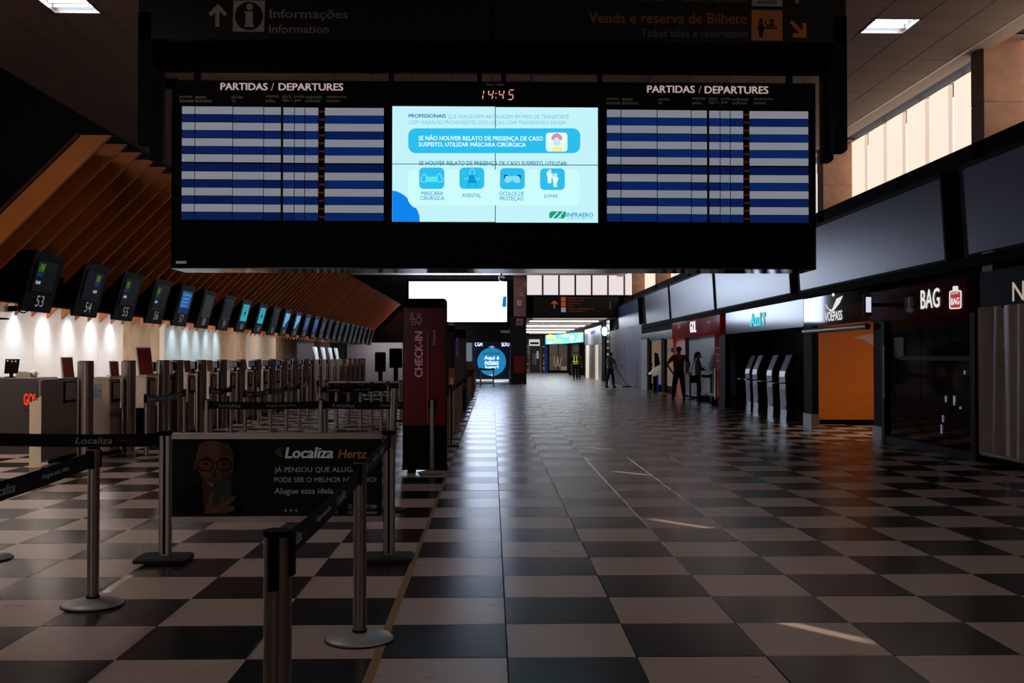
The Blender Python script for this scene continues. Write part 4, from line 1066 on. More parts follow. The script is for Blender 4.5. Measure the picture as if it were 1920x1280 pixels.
# counter number displays
DISPLAYS = [97, 185, 253, 309, 355, 396, 433, 465, 496, 521, 542, 562, 579.5, 596, 610, 622, 634, 644, 654, 663, 671, 679.5, 687, 695, 701]
NUMP = mat('number_print', S(170, 160, 156), .5, emit=(.4, .37, .36, 1), es=.45)
TL = math.tan(radians(14.6))
def DX(z): return (z-.77)*TL      # leaning face, local
def face_quad(m, y0, y1, z0, z1, d=.004):
    m.add([(DX(z0)+d, y0, z0), (DX(z0)+d, y1, z0), (DX(z1)+d, y1, z1), (DX(z1)+d, y0, z1)], [(0, 1, 2, 3)])
    return m
def display_base():
    t = thing('counter_display', '', 'display')
    MB().prism([(DX(0), 0), (DX(.79), .79), (DX(.79)-.33, .79), (DX(.79)-.33, .45), (DX(.35)-.12, .35), (DX(0)-.03, 0)], 'y', 0, .92).build('housing', mat('display_black', (.0016, .0017, .0018, 1), .6, spec=.1), t)
    MB().box(-.47, -.3, .05, .87, .56, .74).build('rear_box', BLACK, t)
    m = MB()
    for a, b, c, d in ((.12, .15, .24, .70), (.77, .80, .24, .70), (.12, .80, .24, .27), (.12, .80, .67, .70)):
        face_quad(m, a, b, c, d, .006)
    m.build('bezel', DARKGL, t)
    return t
db = display_base(); dtr = tree_of(db)
SC_BLUE = gm('display_blue_picture', S(38, 92, 160), .8); SC_CYAN = gm('display_cyan_notice', S(40, 170, 185), .85); SC_DK = gm('display_dark_picture', S(44, 44, 48), .5); SC_OFF = gm('display_almost_black', S(10, 11, 13), .35)
SC_BW = gm('display_pale_marks', S(190, 190, 190), .6); SC_GREEN = gm('display_green', S(40, 110, 40), .3); SC_LB = gm('display_light_blue', S(110, 175, 220), .8); SC_NAVY = gm('display_navy', S(10, 40, 110), .7); SC_YG = gm('display_yellow_green', S(170, 200, 60), .35)
kind = ['logo', 'logo', 'logo', 'logo', 'blue', 'photo', 'photo2', 'cyan', 'cyan', 'off', 'sky', 'sky', 'sky2', 'sky2', 'bw']+['off']*12
desc = {'logo': 'dark screen with green emblem', 'blue': 'blue picture screen', 'photo': 'dark photo screen', 'photo2': 'near black screen', 'cyan': 'bright cyan notice screen', 'off': 'dark screen', 'sky': 'sky blue picture screen', 'sky2': 'deep blue picture screen', 'bw': 'black and white screen'}
NW = ['fifty-three', 'fifty-four', 'fifty-five', 'fifty-six', 'fifty-seven', 'fifty-eight', 'fifty-nine', 'sixty', 'sixty-one']
for i, px in enumerate(DISPLAYS):
    Yd = 6.0*FPX/(923-px)-.42
    num = str(53+i)
    lb = 'counter display marked %s hanging above check-in, %s' % (NW[i], desc[kind[i]]) if i < 9 else '%s counter display from the nearest above check-in, %s' % (ORD[i], desc[kind[i]])
    if i == 0:
        t = db; t.location = (-5.98, Yd, 2.065); t['label'] = lb; t['group'] = 'counter displays above the check-in row'
    else: t = dup(db, dtr, (-5.98, Yd, 2.065), 0, lb, 'counter displays above the check-in row')
    kd = kind[i]
    m0 = {'logo': SC_OFF, 'blue': SC_BLUE, 'photo': SC_DK, 'photo2': SC_OFF, 'cyan': SC_CYAN, 'off': SC_OFF, 'sky': SC_LB, 'sky2': SC_BLUE, 'bw': SC_OFF}[kd]
    sc_ = face_quad(MB(), .15, .77, .27, .67, .008).build('screen', m0, t)
    if kd == 'logo':
        yo = .18 if i in (0, 2, 3) else .48
        face_quad(MB(), yo, yo+.2, .52, .64, .010).build('green_emblem', SC_GREEN, sc_)
        mm = MB()
        for a, b in ((yo+.02, yo+.09), (yo+.1, yo+.17)):
            mm.add([(DX(.53)+.013, a, .53), (DX(.53)+.013, a+.015, .53), (DX(.63)+.013, b+.015, .63), (DX(.63)+.013, b, .63)], [(0, 1, 2, 3)])
        mm.add([(DX(.55)+.013, yo+.13, .55), (DX(.55)+.013, yo+.15, .55), (DX(.63)+.013, yo+.09, .63), (DX(.63)+.013, yo+.07, .63)], [(0, 1, 2, 3)])
        mm.build('emblem_lines', SC_YG, sc_)
        face_quad(MB(), yo, yo+.19, .465, .51, .010).build('navy_bar', SC_NAVY, sc_)
        lettering('screen_time', [('14:44', (DX(.36)+.012, yo+.02, .36), (0, .14, 0), (TL*.05, 0, .05), .02, 0)], gm('display_white', S(215, 225, 235), .8), sc_)
    elif kd in ('blue', 'cyan'):
        mm = MB()
        for q in range(4): face_quad(mm, .2+.04*(q % 2), .68-.05*q, .60-.07*q, .615-.07*q, .010)
        mm.build('screen_lines', SC_LB if kd == 'blue' else gm('display_dark_teal', S(20, 80, 100), .7), sc_)
        if kd == 'cyan': face_quad(MB(), .40, .52, .42, .50, .012).build('screen_symbol', SATIN, sc_)
        else: face_quad(MB(), .15, .77, .27, .36, .011).build('screen_band', SC_NAVY, sc_)
    elif kd in ('sky', 'sky2'):
        mm = MB(); mm.add([(DX(.27)+.011, .3, .27), (DX(.27)+.011, .77, .27), (DX(.5)+.011, .77, .5), (DX(.38)+.011, .45, .38)], [(0, 1, 2, 3)]); mm.build('screen_shape', SC_NAVY, sc_)
    elif kd in ('photo', 'bw'):
        mm = MB()
        for q in range(5): face_quad(mm, .2+.05*q, .5+.04*q, .33+.06*q, .345+.06*q, .010)
        mm.build('screen_shape', SC_BW if kd == 'bw' else gm('display_grey', S(80, 84, 86), .5), sc_)
    lettering('number', [(num, (DX(.07)+.006, .37, .07), (0, .24, 0), (TL*.15, 0, .15), .0, 0)], NUMP, t)

# security camera at far left
t = thing('security_camera', 'white security camera with black cable at the left edge under beam', 'camera', P(8, 580, Y=13.6)); 
MB().bbox(-.17, .06, -.12, .12, -.03, .05, .01).build('camera_body', WHITE, t)
MB().cyl((.06, 0, .01), (.16, 0, .015), .035, 12).build('connector', BLACK, t)
pts = [(.16+.17*i/8, 0, .015-.06*sin(pi*i/8)) for i in range(9)]
MB().tube(pts, .008, 8).build('cable', BLACK, t)
MB().box(-.12, -.1, -.02, .02, -.12, -.03).box(-.14, .04, -.05, .05, -.13, -.11).build('bracket', BLACK, t)
MB().box(-.1, -.06, -.03, .03, .05, .7).build('mount', WHITE, t)

# downlights washing the left wall
for i, Yd in enumerate([16.4, 17.5, 18.6, 19.8, 20.95, 22.15, 23.25, 27.75, 28.9, 29.95, 31.0, 32.1]):
    t = thing('downlight', '%s recessed downlight washing the pale check-in back wall' % ORD[i], 'ceiling light', (-8.12, Yd, 2.62), 0, 'downlights above the check-in back wall')
    MB().cyl((0, 0, -.025), (0, 0, 0), .07, 16).build('housing', WHITE, t)
    MB().cyl((0, 0, -.028), (0, 0, -.024), .05, 16).build('lamp', glow('downlight_lamp', (.9, .97, 1, 1), 8.0, False), t)
    d = bpy.data.lights.new('spot', 'SPOT'); d.energy = 95; d.color = (.86, .96, 1.0); d.spot_size = radians(78); d.spot_blend = 1.0; d.shadow_soft_size = .04
    o = bpy.data.objects.new('spot', d); COL.objects.link(o); o.parent = t; o.location = (0, 0, -.04)
    o.rotation_euler = Vector((-.22, 0, -1)).to_track_quat('-Z', 'Y').to_euler()
# warm tubes over the counters (under the low soffit)
for i, Yd in enumerate([11.0, 13.2, 15.4, 17.6, 19.8, 22.0, 24.2, 26.6, 29.0, 31.6, 34.5, 37.5, 41.0]):
    t = thing('work_light', '%s warm strip lamp under the soffit behind the check-in counters' % ORD[i], 'ceiling light', (-7.42, Yd, 2.60), 0, 'strip lamps behind the counters')
    MB().bbox(-.05, .05, -.6, .6, -.04, 0.02, .006).build('housing', WHITE, t)
    d = bpy.data.lights.new('strip', 'AREA'); d.shape = 'RECTANGLE'; d.size = .08; d.size_y = 1.1; d.energy = 25; d.color = (1, .84, .72)
    o = bpy.data.objects.new('strip', d); COL.objects.link(o); o.parent = t; o.location = (0, 0, -.05)
    MB().box(-.04, .04, -.58, .58, -.046, -.04).build('tube', glow('warm_strip_face', (1, .85, .72, 1), 3.0, False), t)

t = thing('back_wall_fill', 'strip lamp of the grey room past the far end of check-in', 'ceiling light', (-5.8, 59.6, 2.62))  # lamp added to brighten the grey far wall
MB().bbox(-.9, .9, -.06, .06, -.04, .03, .006).build('housing', WHITE, t)
d = bpy.data.lights.new('strip', 'AREA'); d.shape = 'RECTANGLE'; d.size = 3.0; d.size_y = .3; d.energy = 45; d.color = (1, .93, .93)
o = bpy.data.objects.new('strip', d); COL.objects.link(o); o.parent = t; o.location = (0, 0, -.05); o.rotation_euler = (radians(25), 0, 0)
# ============================================================ CHECK-IN DESKS AND POSTS
XF = -5.66
POSTS = [160, 240, 304, 331, 375, 414, 449, 479.5, 507.5, 530, 551, 570, 586, 602, 616, 629, 640, 652, 661, 670, 679]
def post():
    t = thing('counter_post', '', 'post')
    m = MB(); R_ = .098
    m.cyl((0, 0, 0), (0, 0, 1.39), R_, 28, caps=False)
    m.build('column', STEELW, t)
    MB().cyl((0, 0, 1.385), (0, 0, 1.40), R_-.004, 28).build('cap', BLACK, t)
    MB().box(-R_-.012, -R_+.006, -.03, .03, 0, 1.39).build('edge_profile', ALU, t)
    return t
p0 = post(); ptr = tree_of(p0)
yp = []
for i, px in enumerate(POSTS):
    Yp = 5.62*FPX/(922.4-px); yp.append(Yp)
    lb = '%s round brushed steel post along the check-in counters' % (ORD[i] if i else 'nearest, largest')
    if i == 0: p0.location = (-5.56, Yp, 0); p0['label'] = lb; p0['group'] = 'steel posts between check-in counters'
    else: dup(p0, ptr, (-5.56, Yp, 0), 0, lb, 'steel posts between check-in counters')
PAPER = mat('printed_notice', S(150, 140, 138), .5, var=.1, scale=40)
METER = mat('meter_plate', S(176, 170, 160), .4); LCDB = mat('blue_lcd', S(60, 90, 160), .4, emit=S(50, 80, 150), es=.35)
def desk(kind_, ln):
    """hall face on x=0, near side on y=0"""
    t = thing('check_in_desk', '', 'desk')
    if kind_ == 'A':
        MB().bbox(-.62, -.0, 0, .06, .06, 1.13, .008).build('side_panel', BEIGE, t)
        MB().bbox(-.4, -.1, -.01, 0, .86, 1.06, .004).build('meter_plate', METER, t)
        box('meter_display', LCDB, t, -.34, -.16, -.016, -.01, .95, 1.0)
        MB().cyl((-.37, -.018, .95), (-.37, -.008, .95), .01, 8).cyl((-.13, -.018, .95), (-.13, -.008, .95), .01, 8).build('button', BLACK, t)
    else:
        MB().bbox(-.62, -.0, 0, .06, .62, 1.13, .008).build('side_panel', BEIGE, t)
        box('black_opening_panel', BLACK, t, -.62, -.02, .02, .06, 0, .62)  # black panel stands in for shade in the open underside
    MB().box(-.62, -.03, .06, ln, .05, 1.12).build('body', GREYLAM, t)
    MB().box(-.03, 0, .06, ln, .0, 1.12).build('front_panel', GREYLAM, t)
    MB().box(-.64, .01, -.01, ln+.02, 1.13, 1.16).build('worktop', WHITE, t)
    MB().box(0, .02, .1, min(ln, .42), .78, 1.08).build('notice_frame', SATIN, t)
    box('notice', PAPER, t, .02, .023, .115, min(ln, .42)-.015, .83, 1.065)
    box('plinth', BLACK, t, -.6, .012, 0.03, ln, 0, .06)
    return t
def screen_thing(loc, rz, label, s=1.0, lit=True):
    t = thing('counter_monitor', label, 'monitor', loc, rz, 'monitors on the check-in counters')
    MB().bbox(-.02, .02, -.2*s, .2*s, .06, .34*s, .008).build('casing', BLACK, t)
    box('screen', mat('monitor_glass', S(40, 54, 84), .15, emit=S(60, 80, 120), es=.12), t, -.026, -.02, -.18*s, .18*s, .08, .32*s)
    MB().box(-.06, .08, -.1, .1, 0, .015).box(-.01, .03, -.03, .03, 0, .1).build('stand', BLACK, t)
    return t
def leaflet(loc, rz, label, colr, s=1.0):
    t = thing('leaflet_holder', label, 'leaflet holder', loc, rz, 'leaflet stands on the check-in counters')
    MB().prism([(0, 0), (.06*s, 0), (-.02*s, .26*s), (-.055*s, .26*s)], 'y', -.07*s, .07*s).build('holder', WHITE, t)
    MB().prism([(.06*s, .01), (.067*s, .01), (-.013*s, .25*s), (-.02*s, .25*s)], 'y', -.062*s, .062*s).build('leaflet', colr, t)
    MB().prism([(.02*s, .0), (-.045*s, .24*s), (-.03*s, .25*s), (.05*s, 0.0)], 'y', -.075*s, -.07*s).build('side', WHITE, t)
    return t
dA = desk('A', .46); dB = desk('B', .46); tA, tB = tree_of(dA), tree_of(dB); usedA = usedB = False
LC = [mat('leaflet_brown_red', S(120, 50, 40), .5), mat('leaflet_white', S(210, 205, 198), .5), mat('leaflet_dark_red', S(130, 30, 26), .5), mat('leaflet_dusty', S(140, 100, 84), .5)]
LPX = [213, 270, 316, 350, 392, 427, 457, 486, 511, 533, 553, 572, 588, 603]
MPX = [224, 283, 319, 361, 403, 440, 473, 499, 521, 542, 562, 580, 595, 609]
seq = ['A', 'B', 'B2', 'B', 'A', 'B', 'A', 'B', 'A', 'B', 'A', 'B', 'A', 'B', 'A', 'B', 'A', 'B', 'A', 'B']
for i in range(1, len(yp)):
    k_ = seq[i-1]; y0 = yp[i]-.56
    if k_ == 'B2': y0 = yp[i]-.5
    lb = '%s beige and taupe check-in desk behind the steel posts' % (ORD[i] if i > 1 else 'second') + (', blue meter display on its side' if k_ == 'A' else ', black panel for its shaded underside')
    if k_ == 'A':
        if not usedA: d = dA; usedA = True; d.location = (XF, y0, 0)
        else: d = dup(dA, tA, (XF, y0, 0))
    else:
        if not usedB: d = dB; usedB = True; d.location = (XF, y0, 0)
        else: d = dup(dB, tB, (XF, y0, 0))
    d['label'] = lb; d['group'] = 'check-in desks'
    if i < 15:
        if i > 1: screen_thing((P(MPX[i-1], 700, Y=y0+.3).x, y0+.3, 1.16), radians(50), '%s small monitor on the check-in desks' % ORD[i-2], .62)
        lx_ = P(LPX[i-1], 700, Y=y0+.1).x
        if i == 2: leaflet((lx_, y0+.1, 1.16), radians(-50), 'large leaning dark red leaflet stand on the third check-in desk', LC[2], 1.75)
        else: leaflet((lx_, y0+.12, 1.16), radians(-55), '%s leaflet stand on the check-in desks, %s' % (ORD[i], ['white', 'reddish brown', 'dusty pink'][i % 3]), LC[[1, 0, 3][i % 3]], .9)
# first long desk with slab side guard
t = thing('check_in_desk', 'nearest taupe check-in desk with pale slanted side guard', 'desk', (-6.0, 13.9, 0), 0, 'check-in desks')
L = t.location
def slab_(p0_, p1_, d0, d1, z0, z1, nm, m_):
    u = (Vector(p1_)-Vector(p0_)).normalized(); nn = Vector((u.y, -u.x))
    q = [Vector(p0_)+nn*d0, Vector(p1_)+nn*d0, Vector(p1_)+nn*d1, Vector(p0_)+nn*d1]
    return MB().prism([(v.x-L.x, v.y-L.y) for v in q], 'z', z0, z1).build(nm, m_, t)
E0, E1 = (-6.0, 13.93), (-6.18, 16.2)
slab_(E0, E1, -.03, 0, .05, 1.13, 'front_panel', GREYLAM); slab_((-6.0, 13.93), (-6.18, 16.2), -.05, .02, 1.13, 1.155, 'worktop', GREYLAM)
slab_((-6.03, 14.3), (-6.18, 16.2), -.025, .012, 0, .05, 'plinth', BLACK)
N0, N1 = (-6.072, 14.85), (-6.112, 15.35)
slab_(N0, N1, .0, .02, .80, 1.10, 'notice_frame', SATIN); slab_((-6.074, 14.87), (-6.110, 15.33), .02, .023, .84, 1.085, 'notice', PAPER)
a = P(56, 874, Z=0); b = P(82, 873, Z=0); lz = P(57, 757, Y=13.7).z; rz_ = P(82, 743, Y=13.7).z
L = t.location; xo = a.x-L.x; xw = b.x-L.x
MB().prism([(xo, .0), (xw, .0), (xw, rz_), (xo, lz)], 'y', a.y-L.y-.02, .02).build('side_guard', BEIGE, t)
MB().cyl((xo+.06, a.y-L.y-.03, .88), (xo+.06, a.y-L.y-.015, .88), .01, 8).cyl((xo+.1, a.y-L.y-.03, .885), (xo+.1, a.y-L.y-.015, .885), .01, 8).build('screw', BLACK, t)
leaflet((P(126, 709, Y=15.0).x, 15.0, 1.155), radians(-50), 'brown red leaflet in white holder on the nearest desk', LC[0], 1.15)
# dark airline desk at left edge
YA = 15.7
a = P(72, 708, Y=YA)
t = thing('airline_desk', 'dark grey airline desk with orange letters at the left edge', 'desk', (a.x, YA, 0)); L = t.location
MB().bbox(-1.4, 0, 0, .7, 0, a.z, .01).build('body', mat('charcoal_laminate', S(56, 48, 46), .45, var=.05), t)
box('sticker_panel', mat('charcoal_sticker', S(58, 52, 54), .3), t, P(43, 720, Y=YA).x-L.x, -.01, -.006, 0, P(50, 775, Y=YA).z, a.z-.02)
lettering('lettering', [ftxt('GOL', 44, 737, 69, 760, YA-.01, L, .05)], mat('bright_orange_print', S(240, 90, 40), .5, emit=S(230, 80, 30), es=.35), t)
lettering('small_lettering', [ftxt('Linhas aéreas', 45, 766, 62, 769, YA-.01, L, .01)], mat('dull_red_print', S(150, 60, 40), .5), t)
t = thing('desk_terminal', 'black tilted counter terminal on the dark airline desk', 'monitor', (P(20, 707, Y=YA+.2).x, YA+.2, a.z)); 
MB().prism([(-.1, .06), (.09, .06), (.12, .28), (-.08, .28)], 'y', 0, .04).build('casing', BLACK, t)
MB().box(-.07, .05, -.05, .1, 0, .015).box(-.02, .02, 0, .04, 0, .08).build('stand', BLACK, t)
MB().cyl((-.045, -.006, .255), (-.045, 0, .255), .012, 10).cyl((.02, -.006, .245), (.02, 0, .245), .012, 10).cyl((.075, -.006, .245), (.075, 0, .245), .012, 10).build('painted_reflections', WHITE, t)  # white discs stand in for reflections on the casing
t = thing('plastic_bag', 'crumpled pale bag lying on the dark airline desk', 'bag', (P(45, 707, Y=YA+.2).x, YA+.2, a.z))
MB().prism([(-.1, 0), (.13, 0), (.12, .07), (.05, .09), (0, .075), (-.04, .1), (-.1, .05)], 'y', -.05, .08).build('bag', mat('crumpled_grey', S(150, 142, 134), .6, var=.2, scale=20), t)
t = thing('white_jug', 'small white jug beside the bag on dark airline desk', 'jug', (P(60, 707, Y=YA+.2).x, YA+.25, a.z))
MB().lathe([(0, 0), (.05, 0), (.055, .08), (.03, .11), (.0, .11)], 16).build('body', WHITE, t); MB().tube([(.05, 0, .03), (.08, 0, .05), (.05, 0, .09)], .007).build('handle', WHITE, t)
# far counters: kiosk screens tilted at the far end
for i, px in enumerate([600.5, 614.5, 627.5, 638.5]):
    Yk = 5.3*FPX/(922.4-px)
    t = thing('self_service_screen', '%s tilted pale screen rising behind the far steel posts' % ORD[i], 'screen', (-5.45, Yk, 1.1), 0, 'tilted screens behind the far counters')
    MB().prism([(.06, .28), (.03, .48), (.0, .66), (-.06, .68), (-.07, .64), (0, .4), (.02, .28)], 'y', 0, .4).build('screen', mat('pale_screen_back', S(190, 205, 215), .3, emit=(.55, .65, .7, 1), es=.6), t)
    MB().box(-.03, .06, .1, .3, -1.1, .3).build('pedestal', ALU, t)
for i, (px, y0_, w_) in enumerate([(713, 660, 20), (742, 653, 24)]):
    c = P(px, 720, Y=40); h = P(px, y0_, Y=40).z
    t = thing('dark_terminal', '%s black terminal silhouette against the grey far left wall' % ['left', 'right'][i], 'terminal', (c.x, 40, 0))
    ww = w_/2*40/1946
    MB().bbox(-ww, ww, -.05, .1, h-.75, h, .03).build('head', BLACK, t)
    MB().box(-.08, .08, -.02, .1, .02, h-.7).build('stem', BLACK, t); MB().box(-.25, .25, -.2, .3, 0, .03).build('base', BLACK, t)
# ============================================================ BELT POSTS, BELTS, BARRIERS
def round_post():
    t = thing('belt_post', '', 'belt post')
    MB().lathe([(0, .0), (.168, .0), (.172, .004), (.172, .010), (.165, .018), (.10, .032), (.045, .040), (.036, .042)], 44).build('base', DISK, t)
    MB().lathe([(.174, -.0), (.178, .0), (.178, .006), (.172, .008)], 44).build('rubber_ring', RUBBER, t)
    MB().cyl((0, 0, .04), (0, 0, .80), .034, 26, caps=False).build('pole', STEEL, t)
    MB().cyl((0, 0, .045), (0, 0, .055), .038, 26).build('collar', BLACK, t)
    MB().cyl((0, 0, .80), (0, 0, .915), .034, 26).build('belt_head', STEEL, t)
    m = MB(); m.box(-.05, -.028, -.022, .022, .80, .905).box(.028, .05, -.022, .022, .80, .905).build('belt_slot', BLACK, t)
    MB().lathe([(0, .925), (.03, .925), (.036, .92), (.036, .912), (0, .912)], 24).build('cap', BLACK, t)
    return t
RP = round_post(); rpt = tree_of(RP); used_rp = []
def rpost(x, y, label, group, rz=0.0):
    if not used_rp:
        RP.location = (x, y, 0); RP.rotation_euler = (0, 0, rz); RP['label'] = label; RP['group'] = group; used_rp.append(1); return RP
    return dup(RP, rpt, (x, y, 0), rz, label, group)
def square_post():
    """wider grooved post"""
    t = thing('grooved_belt_post', '', 'belt post')
    m = MB(); r = .043
    prof = []
    for k in range(40):
        a = 2*pi*k/40; rr = r*(1-.09*(abs(sin(2*a)) < .35))
        prof.append((rr*cos(a), rr*sin(a)))
    m.prism(prof, 'z', .03, .90); m.build('column', STEELW, t)
    MB().cyl((0, 0, .90), (0, 0, .918), .045, 28).build('cap', BLACK, t)
    MB().box(-.02, .012, -.052, -.035, .74, .90).build('belt_slot', BLACK, t); MB().box(.038, .052, -.02, .02, .78, .9).build('belt_slot', BLACK, t)
    MB().lathe([(0, 0), (.17, 0), (.172, .012), (.1, .03), (.04, .035)], 40).build('base', RUBBER, t)
    return t
BT2 = mat('belt_print', S(105, 108, 108), .6, emit=(.25, .27, .27, 1), es=.08)
BT3 = mat('belt_orange_print', S(90, 52, 20), .6)
BT4 = mat('belt_green_print', S(40, 64, 26), .6)
def belt(a, b, label, hgt=.092, sag=.012, txt=0, start=.1, side=1, group=None, ztop=.90, ztop2=None):
    """webbing between two posts; a, b = (x, y)"""
    A = Vector((a[0], a[1], 0)); B = Vector((b[0], b[1], 0)); D = B-A; ln = D.length; d = D/ln
    A2 = A+d*.045; ln2 = ln-.09
    n = max(4, int(ln2/.12)); z2 = ztop if ztop2 is None else ztop2
    nrm = Vector((d.y, -d.x, 0))*side
    t = thing('retractable_belt', label, 'belt', (A.x, A.y, 0), 0, group)
    def zt(f): return ztop+(z2-ztop)*f-4*sag*f*(1-f)
    s = MB()
    for i in range(n+1):
        f = i/n; p = A2+d*ln2*f-A; z = zt(f)
        for off in (.001, -.001): s.v += [(p.x+nrm.x*off, p.y+nrm.y*off, z), (p.x+nrm.x*off, p.y+nrm.y*off, z-hgt)]
    for i in range(n):
        k = i*4
        for q in ((k, k+4, k+5, k+1), (k+2, k+3, k+7, k+6), (k, k+2, k+6, k+4), (k+1, k+5, k+7, k+3)): s.f.append(q); s.mi.append(0); s.smooth.append(False)
    web = s.build('webbing', GREENB, t)
    MB().cyl((d*.05+Vector((0, 0, zt(0)+.004)))[:], (d*.05+Vector((0, 0, zt(0)-hgt-.004)))[:], .012, 8).build('end_clip', BLACK, t)
    e = D-d*.05; MB().cyl((e.x, e.y, zt(1)+.004), (e.x, e.y, zt(1)-hgt-.004), .012, 8).build('end_clip', BLACK, t)
    if txt:
        l1, l2, l3 = [], [], []
        x = start; flip = side < 0
        while x < ln2-.25:
            for body, wd, hh, lst, sh, gap in (('Localiza', .27, .5, l1, .2, .03), ('Hertz', .15, .36, l2, .2, .14), ('Alugue essa ideia.', .38, .36, l1, 0, .18)):
                if x+wd > ln2: break
                f = x/ln2; fz = zt(f)-hgt*.5-hgt*hh/2; dz = zt((x+wd)/ln2)-zt(f)
                if body == 'Localiza':
                    o = A2-A+d*(x-.035)+nrm*.002
                    l3.append(('((', (o.x, o.y, fz+.01), d*.02, (0, 0, hgt*.4), 0, 0))
                o = A2-A+d*x+nrm*.002
                lst.append((body, (o.x, o.y, fz), (d.x*wd, d.y*wd, dz), (0, 0, hgt*hh), .01, sh))
                x += wd+gap
        if l1: lettering('lettering', l1, BT2, web)
        if l2: lettering('orange_lettering', l2, BT3, web)
        if l3: lettering('green_emblem', l3, BT4, web)
    return t
def fl(px, py): c = P(px, py, Z=0); return (c.x, c.y)
# near group
s1 = fl(674.5, 1199); s2 = fl(174, 1134)
GQ = 'belt posts in the foreground'
rpost(*s1, 'large bright steel belt post in front of the poster barrier, right', GQ, radians(80))
rpost(*s2, 'large steel belt post at left in front of poster barrier', GQ, radians(80))
s0 = (P(521, 993, Z=.918).x, P(521, 993, Z=.918).y)
t = square_post(); t.location = (s0[0], s0[1], 0); tag(t, 'nearest grooved steel belt post cut by the bottom edge of photo', 'belt post', GQ)
s3 = (fl(20, 1047)[0]-.172, fl(20, 1047)[1])
rpost(*s3, 'belt post at the left edge, only its round base in view', GQ)
s4 = (-2.25, 3.4); rpost(*s4, 'belt post beyond the left edge near the camera', GQ)
def frame_barrier(xa, xb, y, label, k=1.0):
    t = thing('poster_barrier', label, 'barrier', (xa, y, 0))
    W = xb-xa
    for x in (0, W):
        sx = 1 if x == 0 else -1
        m = MB(); m.bbox(x-.042, x+.042, -.03, .03, .03, .90, .012); m.build('upright', ALU, t)
        MB().bbox(x-.19, x+.17, -.14, .14, 0, .035, .014).build('foot_plate', RUBBER, t)
        MB().bbox(x-.05, x+.05, -.045, .045, .90, .922, .006).build('cap', BLACK, t)
        MB().box(x-.008, x+.008, -.034, -.029, .05, .89).build('groove', BLACK, t)
    m = MB(); m.bbox(.042, W-.042, -.018, .018, .865, .91, .004); m.build('top_rail', ALU, t)
    m = MB(); m.bbox(.042, W-.042, -.018, .018, .27, .315, .004); m.build('bottom_rail', ALU, t)
    return t
bl = fl(311, 1049); br = fl(729, 1049)
yb_ = (bl[1]+br[1])/2
t = frame_barrier(bl[0], br[0], yb_, 'aluminium framed poster barrier showing smiling man with glasses'); BR = t; L = t.location
YQ = yb_-.02
po = box('poster', mat('dark_green_poster', S(5, 15, 13), .5, spec=.15, var=.25, scale=2, stretch=(1, 1, 4)), t, .05, br[0]-bl[0]-.05, -.012, .012, .315, .865)
def bp(name, m, polys, dd):
    for p in polys: fpoly(MB(), p, YQ-dd, L, .0004).build(name, m, po)
SK = mat('poster_skin', S(104, 74, 62), .6, spec=.1, var=.2, scale=12); SK2 = mat('poster_skin_shade', S(76, 54, 45), .6, spec=.1, var=.2, scale=12); HR = mat('poster_hair', S(14, 10, 9), .6, spec=.1); SU = mat('poster_suit', S(7, 8, 10), .6, spec=.1)
bp('poster_jacket', SU, [[(325, 962), (330, 935), (352, 915), (385, 905), (420, 905), (445, 925), (462, 962)]], .0005)
bp('poster_neck', SK2, [[(378, 905), (412, 905), (418, 962), (384, 962)]], .001)
bp('poster_face', SK, [[(368, 838), (372, 828), (384, 824), (404, 824), (430, 830), (438, 850), (438, 880), (430, 902), (415, 920), (398, 922), (384, 908), (374, 888), (367, 868)]], .0015)
bp('poster_face_shade', SK2, [[(412, 826), (430, 832), (438, 850), (438, 880), (430, 902), (415, 920), (412, 900), (416, 880), (412, 860)], [(374, 888), (384, 908), (398, 922), (412, 920), (418, 908), (404, 900), (390, 896)]], .0018)
bp('poster_hair', HR, [[(363, 850), (364, 824), (444, 824), (448, 850), (443, 885), (437, 850), (430, 833), (404, 826), (384, 827), (373, 834), (369, 850)]], .002)
bp('poster_ear', SK2, [ell(366, 872, 4, 9, 14)], .001)
m = MB()
for cx, w_ in ((385, 14), (420, 13)):
    pts = rrect(cx-w_, 861, cx+w_, 882, 9, 4); strokes(m, pts+[pts[0]], 2.2, YQ-.0025, L)
strokes(m, [(399, 867), (407, 867)], 2.4, YQ-.0025, L); m.build('poster_glasses', BLACK, po)
bp('poster_eyes', HR, [ell(386, 869, 5, 2.2, 10), ell(420, 870, 5, 2, 10), [(376, 861), (384, 857.5), (394, 859), (394, 861)], [(410, 861), (420, 858), (430, 861), (430, 863)]], .0022)
bp('poster_nose', SK2, [[(402, 870), (407, 890), (405, 896), (396, 896), (394, 892), (400, 888)]], .0022)
bp('poster_smile', WHITEP if False else mat('poster_teeth', S(120, 105, 98), .6), [[(387, 902), (396, 905), (404, 904), (403, 911), (396, 912), (390, 908)]], .0024)
bp('poster_beard', mat('poster_beard', S(52, 38, 34), .6), [[(378, 896), (386, 899), (396, 900), (406, 899), (404, 903), (390, 902), (386, 906), (395, 916), (400, 921), (386, 911)]], .0021)
bp('poster_phone', mat('poster_phone', S(8, 26, 22), .5), [rrect(400, 899, 434, 950, 3)], .003)
bp('poster_hand', SK, [[(383, 962), (390, 936), (396, 922), (400, 924), (398, 940), (402, 950), (418, 942), (438, 929), (443, 931), (440, 937), (420, 951), (436, 948), (441, 951), (438, 957), (420, 962)]], .0035)
bp('poster_phone_emblem', mat('poster_lime', S(70, 84, 30), .5), [[(412, 928), (415, 927), (421, 935), (418, 937), (416, 941), (414, 938), (417, 935)]], .0036)
PT = mat('poster_white_print', S(130, 122, 118), .6, emit=(.4, .38, .37, 1), es=.18)
lettering('lettering', [ftxt('Localiza', 534, 838, 625, 859, YQ-.002, L, .035, .18)], PT, po)
